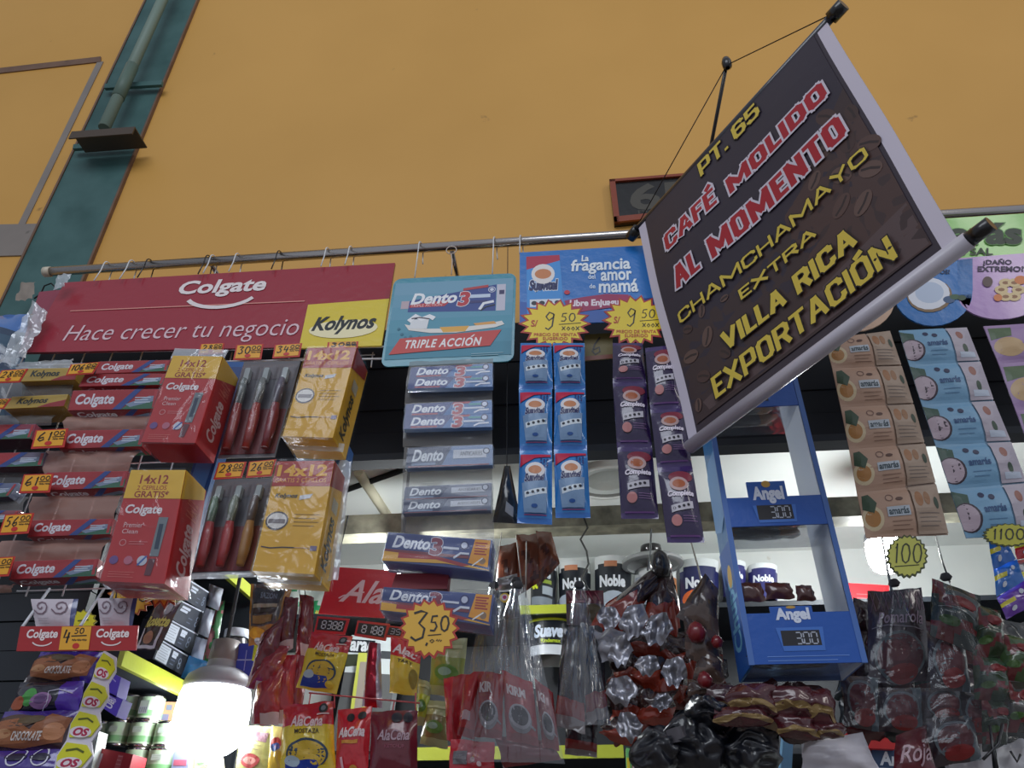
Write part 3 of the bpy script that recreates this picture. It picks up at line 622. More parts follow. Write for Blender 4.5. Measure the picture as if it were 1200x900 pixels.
def big_carton(q, Y, depth, kind, label, head):
    S = SQ(q, Y); t = thing('toothpaste_multipack', label, 'toothpaste pack', mid(S))
    base = (186, 40, 42) if kind == 'red' else (226, 174, 40)
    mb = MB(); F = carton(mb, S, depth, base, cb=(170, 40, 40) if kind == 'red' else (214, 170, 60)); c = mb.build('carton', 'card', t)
    k = Ink(S); r = Ink(F['right'])
    if kind == 'red':
        k.rect(0, 0, 1, .27, (232, 186, 56)); r.fill([(0, 0), (0, .27), (.95, .1), (.95, 0)], (220, 178, 60))
        k.text('14x12', .22, .05, .72, .13, (150, 40, 30), .02); k.text('2 CEPILLOS', .2, .15, .72, .19, (170, 60, 40), .01); k.text('GRATIS*', .18, .2, .78, .26, (150, 40, 30), .02)
        k.text('Colgate', .1, .33, .72, .43, (240, 230, 230), .03, .12); k.text('Premier', .14, .49, .46, .535, (235, 200, 200)); k.text('Clean', .14, .55, .4, .59, (235, 200, 200)); k.ring(.2, .67, .05, .012, (220, 150, 150)); k.lines(.3, .66, .6, .68, 2, (220, 140, 140), .008)
        k.fill([(.7, .44), (.68, .78), (.82, .78), (.86, .44)], (120, 130, 134)); k.rect(.73, .5, .8, .72, (40, 60, 80)); k.fill([(.68, .8), (.66, .94), (.76, .94), (.79, .8)], (100, 50, 60))
        k.disc(.13, .82, .07, (110, 80, 140)); k.disc(.36, .82, .07, (190, 110, 130)); k.disc(.58, .82, .08, (200, 204, 214)); k.line([(.52, .86), (.64, .78)], .03, (60, 100, 170)); k.lines(.1, .92, .5, .96, 3, (220, 130, 120), .006)
        r.text('Colgate', .3, .42, .8, .86, (230, 200, 200), .03, .1, rot=90); r.text('14x12', .3, .2, .75, .36, (214, 110, 90), .02, rot=90)
    else:
        k.rect(0, 0, 1, .24, (172, 46, 34)); r.fill([(0, 0), (0, .24), (.95, .12), (.95, 0)], (160, 46, 34))
        k.text('14x12', .06, .04, .9, .14, (236, 178, 50), .04, .0); k.text('GRATIS 2 CEPILLOS', .04, .165, .92, .205, (230, 160, 60), .005)
        k.text('Kolynos', .1, .31, .48, .36, (60, 66, 60), .03, .25); k.fill([(.52, .33), (.52, .37), (.7, .35), (.74, .31)], (210, 214, 220)); k.ell(.22, .56, .19, .085, (66, 60, 60)); k.ell(.22, .56, .165, .07, (220, 214, 206)); k.rect(.08, .545, .36, .585, (120, 110, 110)); k.lines(.5, .5, .92, .6, 4, (100, 84, 40), .008)
        k.line([(.05, .79), (.2, .8), (.4, .79), (.6, .79)], .018, (50, 50, 60)); k.line([(.6, .79), (.85, .79)], .012, (200, 170, 140)); k.rect(.86, .77, .97, .81, (120, 110, 140))
        r.text('Kolynos', .25, .45, .7, .9, (60, 60, 40), .03, .1, rot=90); r.rect(.3, .28, .65, .4, (190, 180, 150))
    k.done('printed_front', c); r.done('printed_side', c); wrap(t, S, depth, .003, .0035)
    q = S; f = SQ(head, Y+.03, lambda u, v: .004*noise.noise(Vector((u*5, v*5, 1)))); mb = MB(); grid(mb, f, 8, 5, (225, 225, 220)); mb.build('loose_film', 'milky_film', t, label='loose end of the clear wrap')
    return t
big_carton([(203, 417), (261, 418), (229, 519), (165, 518)], 1.02, .07, 'red', 'big red carton with yellow top hanging in the upper row', [(205, 408), (268, 410), (262, 422), (200, 420)])
big_carton([(154, 551), (218, 551), (193, 684), (117, 681)], 1.02, .075, 'red', 'big red carton with yellow top hanging in the lower row', [(120, 684), (200, 690), (196, 694), (124, 690)])
big_carton([(361, 408), (418, 407), (390, 513), (331, 511)], 1.03, .075, 'yellow', 'big yellow carton with red top hanging in the upper row', [(330, 512), (404, 520), (402, 530), (340, 526)])
big_carton([(325, 541), (392, 540), (368, 673), (296, 669)], 1.03, .075, 'yellow', 'big yellow carton with red top hanging in the lower row', [(300, 672), (378, 676), (376, 686), (302, 682)])

def brush_pack(q, Y, label, cols, hooks):
    S = SQ(q, Y); t = thing('toothbrush_pack', label, 'toothbrushes', mid(S))
    mb = MB(); plate(mb, S, UNIT, .003, (92, 90, 96)); c = mb.build('backing_card', 'card', t)
    k = Ink(S); k.rect(.02, .03, .98, .2, (96, 88, 92)); k.rect(.02, .52, .98, .97, (110, 36, 40)); k.done('printed_front', c)
    n = len(cols)
    for i, (ca, cb) in enumerate(cols):
        u = (i+.5)/n; mb = MB(); r = S.W/n*.24
        mb.tube([S.at(u, v, .012+.003*sin(v*6)) for v in (.24, .34, .5)], [r*.6, r, r*.8], ca, 8); mb.tube([S.at(u, v, .012+.003*sin(v*6)) for v in (.5, .62, .78, .94)], [r*.8, r*1.15, r*1.1, r*.8], cb, 8)
        br = S.sub(u-.045, .11, u+.045, .25).moved(.012); plate(mb, br, roundrect(.3, .1), .01, (150, 158, 156)); mb.build('toothbrush', 'gloss', t)
    for i in range(n):
        b = Surf(S.at(i/n+.02, .06, .004), S.at((i+1)/n-.02, .06, .004), S.at((i+1)/n-.02, .97, .004), S.at(i/n+.02, .97, .004), bulge=lambda u, v: .022*max(0, sin(pi*u))**.5*max(0, sin(pi*v))**.3)
        mb = MB(); grid(mb, b, 8, 10, (220, 220, 230)); mb.build('blister', 'film', t)
    return t
brush_pack([(286, 424), (352, 423), (322, 535), (255, 537)], 1.10, 'clear blister of three red handled toothbrushes, upper pack', [((110, 118, 116), (150, 44, 40)), ((120, 124, 120), (160, 52, 44)), ((104, 96, 110), (140, 44, 50))], None)
brush_pack([(252, 562), (322, 560), (294, 672), (224, 674)], 1.09, 'clear blister of red and gold toothbrushes, lower pack', [((92, 120, 96), (160, 44, 46)), ((120, 130, 112), (170, 48, 50)), ((110, 96, 90), (180, 130, 70))], None)
for q, lab, d in [([(262, 424), (288, 424), (216, 668), (190, 668)], 'tall blue carton edge showing between the red cartons and the brush packs', .03), ([(350, 522), (409, 522), (404, 550), (346, 550)], 'small blue carton between the two big yellow cartons', .03)]:
    S = SQ(q, 1.125); t = thing('blue_carton', lab, 'carton', mid(S)); mb = MB(); carton(mb, S, d, (24, 84, 150)); c = mb.build('box', 'card', t)
    k = Ink(S); k.rect(.1, .03, .9, .3, (20, 60, 120)); k.fill([(.2, .35), (.1, .6), (.8, .7), (.9, .4)], (70, 130, 190)); k.rect(.1, .8, .9, .93, (120, 150, 200)); k.lines(.2, .1, .8, .2, 3, (170, 190, 220), .03); k.done('printed_front', c)
mb = MB(); grid(mb, crumple([(398, 540), (412, 540), (396, 680), (376, 682)], 1.09, .008, 22), 5, 16, (230, 236, 240)); prop(mb.build('plastic_sleeve', 'milky_film'), 'white plastic sleeve hanging behind the lower big yellow carton', 'plastic')
mb = MB(); grid(mb, crumple([(224, 672), (300, 669), (300, 677), (224, 679)], 1.075, .006, 32), 10, 3, (236, 238, 240)); prop(mb.build('plastic_sleeve', 'milky_film'), 'torn plastic hem under the lower brush pack', 'plastic')

# ledge sign with two sachet pairs
S = SQ([(24, 734), (162, 733), (159, 762), (19, 763)], 1.05)
t = thing('ledge_sign', 'red ledge strip with orange price field in the middle at lower left', 'sign', mid(S))
mb = MB(); plate(mb, S, UNIT, .003, (170, 34, 38)); mb.build('strip', 'gloss', t)
k = Ink(S); k.text('Colgate', .07, .14, .33, .58, (240, 225, 225), .03, .1); k.smile(.21, .55, .09, .25, .01, (235, 220, 220)); k.text('Colgate', .66, .14, .93, .58, (240, 225, 225), .03, .1); k.smile(.79, .55, .09, .25, .01, (235, 220, 220)); k.rect(.36, .03, .61, .97, (232, 170, 50)); k.hand('4', .38, .15, .44, .7, INKC, .016); k.hand('50', .47, .1, .55, .32, INKC, .01); k.line([(.45, .42), (.58, .4)], .01, INKC); k.hand('~~~', .46, .5, .58, .66, INKC, .01); k.ell(.5, .82, .03, .12, (200, 50, 40)); k.done('lettering', t)
for a, b in (((58, 690), (26, 735)), ((122, 690), (94, 734)), ((134, 692), (130, 702))):
    mb = MB(); mb.tube([PY(*a, 1.12), PY(*b, 1.055)], .0022, (214, 218, 226), 6); mb.build('support_wire', 'wire', t)
for q, lab in (([(36, 702), (92, 702), (86, 734), (42, 734)], 'left'), ([(114, 701), (161, 701), (155, 734), (118, 734)], 'right')):
    S = SQ(q, 1.08, pillow(.006, .04, .001, q[0][0])); t = thing('sachet_pair', f'pale sachet pair with swirl tops standing above the ledge sign, {"over its first word" if lab=="left" else "over its second word"}', 'sachet', mid(S), 'pale swirl sachets over the ledge sign')
    mb = MB(); pouch(mb, S, lambda u, v: (206, 196, 206) if abs(u-.5) > .03 and u < .9 else (70, 80, 130), 10, 8); c = mb.build('pouch', 'sachet', t)
    k = Ink(S)
    for cu in (.24, .68):
        k.line([(cu+(.02+.014*i)*cos(i*.7), .32+(.03+.022*i)*sin(i*.7)) for i in range(14)], .03, (120, 96, 110))
    k.lines(.12, .75, .4, .92, 3, (160, 150, 160), .01); k.done('printed_swirl', c)

def burst(cx, cy, rx, ry, Y, n, label, draw, col=(236, 196, 40), edge=(180, 50, 36), r0=.8, group=None, rot=0, name='price_burst'):
    S = SQ(R(cx-rx, cy-ry, cx+rx, cy+ry), Y)
    t = thing(name, label, 'price sign', mid(S), group)
    mb = MB(); plate(mb, S, star(n, r0), .0015, edge); mb.build('card', 'card', t)
    k = Ink(S); k.fill([(.5+(u-.5)*.9, .5+(v-.5)*.9) for u, v in star(n, r0)], col); k.done('printed_field', t)
    k = Ink(S, .0012); draw(k); k.done('handwriting', t); return t
def d950(k):
    k.hand('9', .36, .28, .5, .62, INKC, .02); k.hand('50', .58, .3, .78, .46, INKC, .015); k.line([(.56, .52), (.86, .49)], .009, INKC); k.hand('xoox', .6, .54, .84, .64, INKC, .011, .05)
    k.text('S/', .18, .44, .27, .56, (190, 60, 30), .02, .1); k.text('PRECIO DE VENTA', .22, .69, .8, .745, (190, 70, 30), .015); k.text('SUGERIDO', .34, .765, .68, .82, (190, 70, 30), .015)
burst(650, 380, 43, 30, 1.13, 18, 'yellow star price card 9.50, left one on the blue softener sign', d950, (238, 208, 30), r0=.78, group='yellow star price cards on the softener sign')
burst(745, 376, 40, 31, 1.128, 18, 'yellow star price card 9.50, right one touching the coffee banner', d950, (238, 208, 30), r0=.78, group='yellow star price cards on the softener sign')
def d350(k):
    k.hand('3', .18, .22, .46, .7, INKC, .035, .2); k.hand(',', .44, .6, .5, .76, INKC, .03); k.hand('50', .5, .3, .82, .55, INKC, .03); k.line([(.48, .62), (.7, .6)], .014, INKC); k.hand('o~', .5, .66, .7, .74, INKC, .014)
burst(503, 737, 36, 36, 1.07, 18, 'round yellow star price card 3.50 below the blue toothpaste strip', d350, (226, 176, 60), r0=.84)
burst(190, 676, 33, 38, 1.12, 17, 'big orange star price card behind the lower big red carton', lambda k: (k.hand('10', .45, .1, .85, .42, INKC, .035), k.hand('4', .5, .62, .66, .86, INKC, .03)), (224, 150, 50), (170, 70, 40), .8)
burst(153, 700, 28, 22, 1.13, 15, 'yellow star price card 1.00 peeping out beneath the lower big red carton', lambda k: k.hand('1.00', .15, .3, .85, .62, INKC, .03), (226, 180, 50), (180, 90, 40))
burst(98, 728, 16, 14, 1.13, 12, 'little lime yellow star card behind the ledge sign', lambda k: k.line([(.3, .5), (.7, .45)], .05, (90, 100, 30)), (222, 214, 40), (150, 140, 40))
burst(1063, 652, 25, 26, 1.08, 22, 'pale yellow round price card 1.00 under the beige sachet strip', lambda k: (k.hand('100', .2, .22, .84, .66, (50, 54, 40), .035, .05), k.line([(.2, .74), (.78, .7)], .02, (50, 54, 40))), (190, 190, 90), (70, 76, 40), .9)
burst(1182, 627, 31, 14, 1.08, 22, 'pale yellow price card 11.00 under the blue sachet strip, tilted', lambda k: k.hand('1100', .2, .25, .8, .7, (40, 44, 34), .03, .0), (180, 176, 60), (70, 76, 40), .9)
# ================================================================== TEAL CARD + BLUE TOOTHPASTE STRIP
S = SQ([(462, 327), (605, 320), (602, 423), (446, 430)], 1.165)
t = thing('header_card', 'teal rounded card picturing a toothbrush, hung from the rail', 'sign', mid(S))
mb = MB(); plate(mb, S, roundrect(.06, .08), .003, (52, 142, 164)); mb.build('card', 'gloss', t)
k = Ink(S)
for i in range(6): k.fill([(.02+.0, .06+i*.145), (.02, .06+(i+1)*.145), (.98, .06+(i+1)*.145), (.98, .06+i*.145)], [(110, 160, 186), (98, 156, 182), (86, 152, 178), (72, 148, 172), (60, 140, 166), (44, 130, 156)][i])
k.rect(.09, .28, .16, .37, (190, 170, 178)); k.fill([(.155, .28), (.15, .41), (.845, .44), (.845, .13)], (30, 62, 140)); k.rect(.85, .13, .92, .44, (200, 198, 214)); k.rect(.87, .2, .91, .25, (40, 34, 90))
k.fill([(.16, .33), (.16, .36), (.44, .36), (.5, .28)], (186, 40, 56)); k.text('Dento', .17, .2, .53, .32, (240, 242, 246), .035, .25); k.text('TRIPLE ACTION', .17, .325, .42, .355, (240, 200, 200)); k.text('3', .55, .21, .63, .36, (186, 30, 50), .05, .15, out=((230, 232, 240), .03)); k.rect(.64, .24, .8, .28, (200, 216, 236)); k.rect(.64, .31, .78, .34, (40, 40, 110)); k.fill([(.58, .16), (.58, .19), (.78, .16), (.78, .13)], (180, 50, 60)); k.disc(.81, .19, .03, (214, 220, 234)); k.ring(.81, .19, .02, .008, (30, 60, 140)); k.line([(.72, .42), (.75, .35), (.83, .33)], .025, (236, 238, 245)); k.line([(.73, .43), (.77, .39), (.84, .37)], .012, (20, 26, 40))
k.fill([(.14, .55), (.18, .62), (.35, .66), (.55, .67), (.85, .63), (.92, .6), (.9, .56), (.7, .6), (.5, .62), (.3, .61), (.2, .57)], (230, 226, 220)); k.fill([(.42, .6), (.45, .66), (.62, .66), (.65, .6)], (230, 170, 60)); k.fill([(.68, .575), (.7, .6), (.86, .59), (.84, .56)], (222, 160, 80)); k.fill([(.19, .5), (.18, .6), (.32, .61), (.33, .5)], (225, 228, 232)); k.line([(.17, .52), (.22, .46), (.27, .5), (.33, .47), (.37, .5)], .04, (240, 242, 246)); k.line([(.19, .49), (.25, .48), (.33, .5)], .012, (60, 40, 60))
for a, b in ((.13, .66), (.16, .7), (.2, .69), (.24, .72), (.27, .7), (.1, .6)): k.disc(a, b, .012, (30, 110, 136))
k.fill([(.12, .71), (.05, .88), (.82, .83), (.9, .66)], (196, 50, 46)); k.fill([(.665, .725), (.69, .7), (.7, .7), (.68, .728)], (240, 236, 236)); k.text('TRIPLE ACCION', .17, .735, .75, .82, (240, 236, 236), .03, .25, 1.15); k.lines(.68, .91, .92, .93, 2, (150, 190, 200), .005); k.done('printed_art', t)
strip_film('clear pocket strip holding the blue and white toothpaste cartons', [[(480, 424), (578, 420), (577, 470), (474, 474)], [(476, 474), (577, 470), (577, 521), (472, 524)], [(474, 524), (577, 521), (577, 562), (472, 566)], [(472, 566), (577, 562), (579, 624), (470, 628)], [(470, 628), (579, 624), (580, 690), (462, 692)], [(462, 692), (580, 690), (576, 745), (452, 730)]], 1.14, 'grey_film', (120, 118, 120))
BG = 'blue toothpaste cartons in the clear pocket strip'
def dpack(q, kind, lab, n, base=(70, 120, 180), und=None):
    return toothpaste(q, 1.118, kind, lab, .012, base, und, n, BG, uv=False)
dpack([(482, 431), (577, 426), (577, 453), (478, 456)], 'dento', 'pair of blue toothpaste cartons in the topmost pocket under the teal card', 2)
dpack([(476, 474), (576, 469), (576, 500), (473, 503)], 'dento', 'pair of blue toothpaste cartons in the second pocket from the top', 2)
dpack([(479, 525), (577, 521), (577, 545), (476, 549)], 'pale', 'single pale grey blue toothpaste carton in the third pocket', 1, (110, 136, 176))
dpack([(475, 571), (576, 566), (575, 598), (472, 602)], 'pale', 'pair of greyish toothpaste cartons in the fourth pocket, in front of the white ceiling', 2, (110, 118, 140))
for q, lab in (([(455, 624), (577, 633), (573, 669), (448, 657)], 'wide blue toothpaste carton with yellow offer panel, upper of two'), ([(450, 688), (579, 697), (574, 733), (446, 715)], 'wide blue toothpaste carton with yellow offer panel, lower one behind the 3.50 star')):
    toothpaste(q, 1.085, 'combo', lab, .05, (60, 78, 140), (140, 150, 190), 1, BG, uv=False)
S = SQ([(464, 672), (526, 672), (524, 690), (458, 690)], 1.12); t = thing('carton_slab', 'plain red carton behind the lower clear pocket of the blue strip', 'carton', mid(S)); mb = MB(); carton(mb, S, .02, (150, 46, 56)); mb.build('box', 'card', t)

# ================================================================== SOFTENER SIGN AND SACHET STRIPS
S = SQ([(609, 296), (764, 287), (790, 376), (609, 380)], 1.165)
t = thing('softener_sign', 'blue fabric softener sign behind the two yellow star prices', 'sign', mid(S))
mb = MB(); plate(mb, S, UNIT, .003, (34, 116, 196)); mb.build('panel', 'gloss', t)
k = Ink(S); k.fill([(0, .7), (0, 1), (1, 1), (1, .78), (.6, .86)], (40, 92, 176)); k.rect(.05, .07, .3, .97, (60, 146, 220)); k.fill([(.05, .07), (.05, .26), (.3, .15), (.3, .07)], (178, 26, 70)); k.text('Suavitel', .07, .42, .27, .55, (20, 30, 90), .06, .2, out=((230, 236, 246), .05)); k.ell(.17, .33, .085, .14, (234, 228, 226)); k.ell(.17, .33, .06, .07, (206, 130, 80)); k.rect(.07, .68, .28, .78, (224, 232, 240))
for i in range(4): k.disc(.1+i*.053, .73, .02, (20, 30, 50))
k.text('La', .46, .1, .51, .18, (240, 246, 250), .03, .2); k.text('fragancia', .38, .16, .8, .36, (236, 244, 250), .025, .2); k.text('del', .49, .37, .54, .43, (220, 234, 250), .02); k.text('amor', .58, .35, .8, .46, (236, 244, 250), .025, .2); k.text('de', .49, .5, .53, .56, (220, 234, 250), .02); k.text('mamá', .55, .46, .82, .62, (236, 244, 250), .025, .2)
k.line([(.32, .8), (.45, .76), (.6, .73), (.74, .75)], .125, (160, 24, 86)); k.text('Libre Enjuague', .34, .71, .7, .81, (244, 232, 240), .04, .15)
k.disc(.33, .6, .02, (200, 30, 60)); k.fill([(.78, .72), (.8, .85), (1, .86), (1, .7)], (20, 50, 130)); k.done('printed_art', t)
S = SQ([(685, 392), (718, 390), (718, 420), (684, 423)], 1.2)
t = thing('number_card', 'olive card with a black 6 between the two yellow star prices', 'price sign', mid(S)); mb = MB(); plate(mb, S, UNIT, .002, (120, 106, 50)); mb.build('card', 'card', t); k = Ink(S); k.rect(0, .84, 1, 1, (130, 60, 36)); k.hand('6', .25, .15, .62, .8, INKC, .06); k.done('handwriting', t)
def sachet_art(k, kind):
    if kind == 'blue':
        k.fill([(.04, .07), (.04, .17), (.96, .1), (.96, .07)], (190, 30, 70)); k.fill([(.04, .17), (.04, .26), (.5, .13)], (190, 30, 70))
        for i in range(9): k.disc(.68+.09*(i % 3), .15+.045*(i//3)+.01*(i % 2), .03, (20, 30, 110))
        k.ell(.5, .32, .3, .11, (224, 222, 226)); k.ell(.5, .32, .2, .06, (196, 130, 90)); k.text('Suavitel', .2, .38, .78, .48, (24, 30, 90), .05, .25, out=((225, 232, 240), .03))
        k.fill([(.12, .5), (.2, .88), (.84, .88), (.88, .46)], (120, 150, 186)); k.fill([(.2, .62), (.22, .7), (.86, .63), (.84, .55)], (214, 226, 236))
        for i in range(4): k.disc(.3+i*.15, .645-.017*i, .045, (24, 30, 50))
        k.ell(.5, .8, .09, .025, (30, 80, 150)); k.rect(.2, .9, .85, .915, (120, 60, 110))
    else:
        k.ell(.6, .17, .34, .09, (130, 40, 60)); k.ell(.52, .27, .26, .1, (190, 160, 160)); k.ell(.52, .27, .18, .06, (170, 90, 50)); k.text('Complete', .18, .37, .88, .46, (232, 222, 236), .05, .2); k.fill([(.22, .56), (.22, .65), (.82, .6), (.82, .51)], (200, 196, 206))
        for i in range(4): k.disc(.3+i*.13, .6-.013*i, .04, (30, 24, 40))
        k.ell(.32, .75, .14, .07, (196, 130, 130)); k.lines(.5, .7, .88, .76, 3, (150, 110, 160), .012); k.rect(.1, .92, .9, .94, (100, 60, 120))
def sachet_strip(name, label, quads, Y, kind, colf, D=.012, group=None, cat='sachet strip', art=sachet_art):
    t = thing(name, label, cat, SQ(quads[0], Y).at(.5, 0), group)
    for i, q in enumerate(quads):
        S = SQ(q, Y, pillow(D, .06, .0016, i+q[0][0]*.01)); mb = MB(); pouch(mb, S, colf, 10, 14); c = mb.build('sachet', 'sachet', t)
        k = Ink(S, .0008); art(k, kind); k.done('printed_front', c)
    return t
blue = lambda u, v: (36, 122, 196) if v < .92 else (28, 104, 186)
purp = lambda u, v: (58, 34, 98) if (v < .1 or v > .9) else (44, 28, 72)
SG = 'softener sachet strips hanging from the chrome rail'
def tail(q, Y, c, parent_label): pass
sachet_strip('sachet_strip', 'bright blue softener sachet strip, left one of two', [[(610, 402), (646, 402), (648, 456), (608, 456)], [(608, 456), (647, 456), (647, 528), (609, 528)], [(609, 528), (647, 528), (647, 615), (606, 613)]], 1.12, 'blue', blue, group=SG)
sachet_strip('sachet_strip', 'bright blue softener sachet strip, right one of two', [[(648, 402), (685, 402), (686, 456), (650, 456)], [(650, 456), (686, 456), (688, 527), (649, 527)], [(649, 527), (688, 527), (692, 607), (651, 607)]], 1.12, 'blue', blue, group=SG)
sachet_strip('sachet_strip', 'dark purple softener sachet strip, left one ending above the dark beam', [[(718, 402), (753, 402), (757, 448), (718, 448)], [(718, 448), (757, 448), (764, 524), (723, 524)], [(723, 524), (764, 524), (772, 608), (728, 608)]], 1.12, 'purple', purp, group=SG)
sachet_strip('sachet_strip', 'dark purple softener sachet strip, right one beside the coffee banner', [[(756, 408), (790, 404), (800, 478), (762, 480)], [(762, 480), (801, 478), (811, 546), (770, 548)], [(770, 548), (811, 546), (826, 636), (782, 636)]], 1.11, 'purple', purp, group=SG)
# dark pouch hanging beside
S = SQ([(591, 546), (598, 546), (611, 614), (577, 612)], 1.2, pillow(.012, .03, .004, 3)); t = thing('black_pouch', 'small black pouch between the toothpaste strip and the blue sachets', 'pouch', mid(S)); mb = MB(); pouch(mb, S, (24, 26, 34)); mb.build('body', 'sachet', t); k = Ink(S); k.fill([(.5, .68), (.44, .84), (.74, .92), (.8, .76)], (150, 152, 160)); k.done('printed_label', t)
mb = MB(); a_ = PY(594, 548, 1.2); mb.tube([a_, (a_.x, 1.2, Z(1.165))], .0009, (40, 42, 46), 5); mb.build('string', 'matte', t)

# ================================================================== COFFEE BANNER (hangs at 45 degrees into the aisle)
def solve_rect(q, y0):
    # depths at which four photo rays make one flat rectangle
    r = [ray(*p) for p in q]
    m = Matrix(((r[1].x, -r[2].x, r[3].x), (r[1].y, -r[2].y, r[3].y), (r[1].z, -r[2].z, r[3].z)))
    s = m.inverted() @ r[0]; T = [1, s[0], s[1], s[2]]; f = y0/r[0].y
    return [r[i]*(T[i]*f)+Vector((0, 0, EYE)) for i in range(4)]
bk = solve_rect([(748, 265), (968, 24), (1125, 285), (808, 521)], 1.12)
S = Surf(*bk, bulge=lambda u, v: .006*sin(v*5+u*2)*sin(pi*v)+.003*sin(u*9)*v*(1-v)*4)
t = thing('coffee_banner', 'big dark hanging coffee banner with red and yellow capitals and white borders', 'banner', mid(S))
mb = MB(); grid(mb, S, 24, 24, lambda u, v: (214, 206, 220) if (u < .052 or u > .945) else (58, 48, 58)); grid(mb, S, 24, 24, (200, 198, 206), -.0015, 1); mb.build('cloth', 'vinyl', t)
k = Ink(S, .0015); k.step = .00003
k.rect(.052, .0, .945, .955, (54, 46, 58)); k.fill([(.052, .62), (.052, .955), (.945, .955), (.945, .3), (.6, .55), (.3, .62)], (66, 50, 50)); k.fill([(.6, .52), (.55, .93), (.945, .955), (.945, .4)], (80, 58, 54)); k.fill([(.1, .9), (.12, .94), (.94, .95), (.94, .8)], (92, 74, 74))
rb = random.Random(4)
beans = [(.86, .34, .05), (.93, .4, .04), (.8, .44, .045), (.88, .47, .055), (.74, .5, .04), (.93, .54, .05), (.82, .56, .05), (.7, .57, .035), (.9, .62, .05), (.78, .65, .05), (.84, .7, .05), (.12, .62, .03), (.2, .6, .03), (.1, .72, .045), (.19, .7, .045), (.13, .82, .04), (.24, .8, .035), (.3, .62, .022), (.08, .9, .03), (.36, .88, .03)]
for (a, b, r) in beans:
    r *= .8
    c = rb.choice([(92, 68, 62), (80, 58, 54), (104, 80, 72), (74, 54, 50)]); an = rb.uniform(0, pi); n = 16
    k.fill([(a+r*cos(-2*pi*i/n)*cos(an)-r*.65*sin(-2*pi*i/n)*sin(an), b+r*cos(-2*pi*i/n)*sin(an)+r*.65*sin(-2*pi*i/n)*cos(an)) for i in range(n)], c)
    k.line([(a-r*.8*cos(an), b-r*.8*sin(an)), (a+r*.1*sin(an), b-r*.1*cos(an)), (a+r*.8*cos(an), b+r*.8*sin(an))], .008, (56, 42, 40))
k.done('printed_coffee_beans', t)
k = Ink(S, .0034)
YT, OY = (222, 196, 76), (30, 20, 20)
def bt(s, u0, v0, u1, v1, c, o, t=.026, ow=.008): k.block(s, u0, v0, u1, v1, c, t, (o, ow))
RDT, WHT = (176, 34, 46), (216, 208, 220)
bt('PT. 65', .365, .02, .675, .095, YT, OY, .017, .004)
bt('CAFÉ', .128, .182, .4, .268, RDT, WHT, .022); bt('MOLIDO', .458, .208, .9, .285, RDT, WHT, .024)
bt('AL', .13, .36, .255, .456, RDT, WHT, .024); bt('MOMENTO', .31, .368, .895, .462, RDT, WHT, .025)
bt('CHAMCHAMAYO', .1, .538, .915, .587, YT, OY, .0105, .003); bt('EXTRA', .36, .634, .678, .677, YT, OY, .0105, .003)
bt('VILLA', .245, .73, .51, .806, YT, OY, .0195, .004); bt('RICA', .552, .732, .782, .81, YT, OY, .0195, .004); bt('EXPORTACIÓN', .162, .85, .862, .932, YT, OY, .0172, .004)
k.done('lettering', t, label='red and yellow capitals')
tl, tr, br, bl = bk; ux = (tr-tl).normalized(); dn = (bl-tl).normalized(); nn = S.n
mb = MB(); mb.tube([tl-ux*.016-nn*.004, tr+ux*.03-nn*.004], .0075, (60, 60, 68), 12); mb.build('top_pole', 'wire', t)
for p, d in ((tl, -1), (tr, 1)):
    mb = MB(); q = p+ux*d*.006-nn*.004; mb.tube([q, q+ux*d*.026], .0115, (16, 16, 18), 14); mb.build('end_cap', 'gloss', t)
mb = MB(); mb.tube([bl-ux*.002+dn*.004, br+ux*.01+dn*.004], .0108, (196, 190, 200), 16); mb.build('bottom_roll', 'vinyl', t, label='white rolled hem over the bottom pole')
for p, d in ((br, 1),):
    mb = MB(); q = p+ux*.01+dn*.004; mb.tube([q, q+ux*.028], .0095, (16, 16, 18), 14); mb.build('end_cap', 'gloss', t)
apex = PY(852, 76, .915)
mb = MB(); mb.tube([tl-ux*.01, apex], .0011, (34, 22, 20), 5); mb.tube([apex, tr+ux*.012], .0011, (34, 22, 20), 5); mb.build('cord', 'matte', t)
ft = PY(815, 266, 1.2)
t = thing('banner_pole', 'thin black pole leaning out from the rail that carries the coffee banner cord', 'pole', ft)
mb = MB(); mb.tube([ft, apex+Vector((0, 0, .004))], .0038, (26, 22, 24), 8); mb.build('rod', 'gloss', t)
mb = MB(); mb.lathe(apex-Vector((0, 0, .01)), [(.004, 0), (.0085, .004), (.0095, .018), (.007, .028), (0, .03)], 12, [(20, 18, 20)]*4); mb.build('knob', 'gloss', t)

# ================================================================== BLUE CARDBOARD DISPLAY
t = thing('candy_display', 'tall blue cardboard display tower with three price fronts below the coffee banner', 'display stand', PY(920, 620, 1.1))
YF, YB = 1.135, 1.24
BL_, BL2 = (24, 84, 172), (36, 110, 190)
def col_side(x_t, y_t, x_b, y_b):  # vertical panel running back from the front edge
    a, b = PY(x_t, y_t, YF), PY(x_b, y_b, YF); dy = Vector((0, YB-YF, 0)); return a, b, dy
aT, aB = PY(839, 470, YF), PY(869, 780, YF); bT, bB = PY(938, 438, YF), PY(1003, 776, YF)
aT.x = aB.x = (aT.x+aB.x)/2; bT.x = bB.x = (bT.x+bB.x)/2
zt = PY(938, 430, YF).z; zb = aB.z
def vpanel(x, name, c, art=None):
    S = Surf((x, YB, zt), (x, YF, zt), (x, YF, zb), (x, YB, zb)); mb = MB(); plate(mb, S, UNIT, -.003 if False else .003, c); o = mb.build(name, 'gloss', t); return S, o
SL, o = vpanel(aT.x, 'left_side', (60, 130, 196))
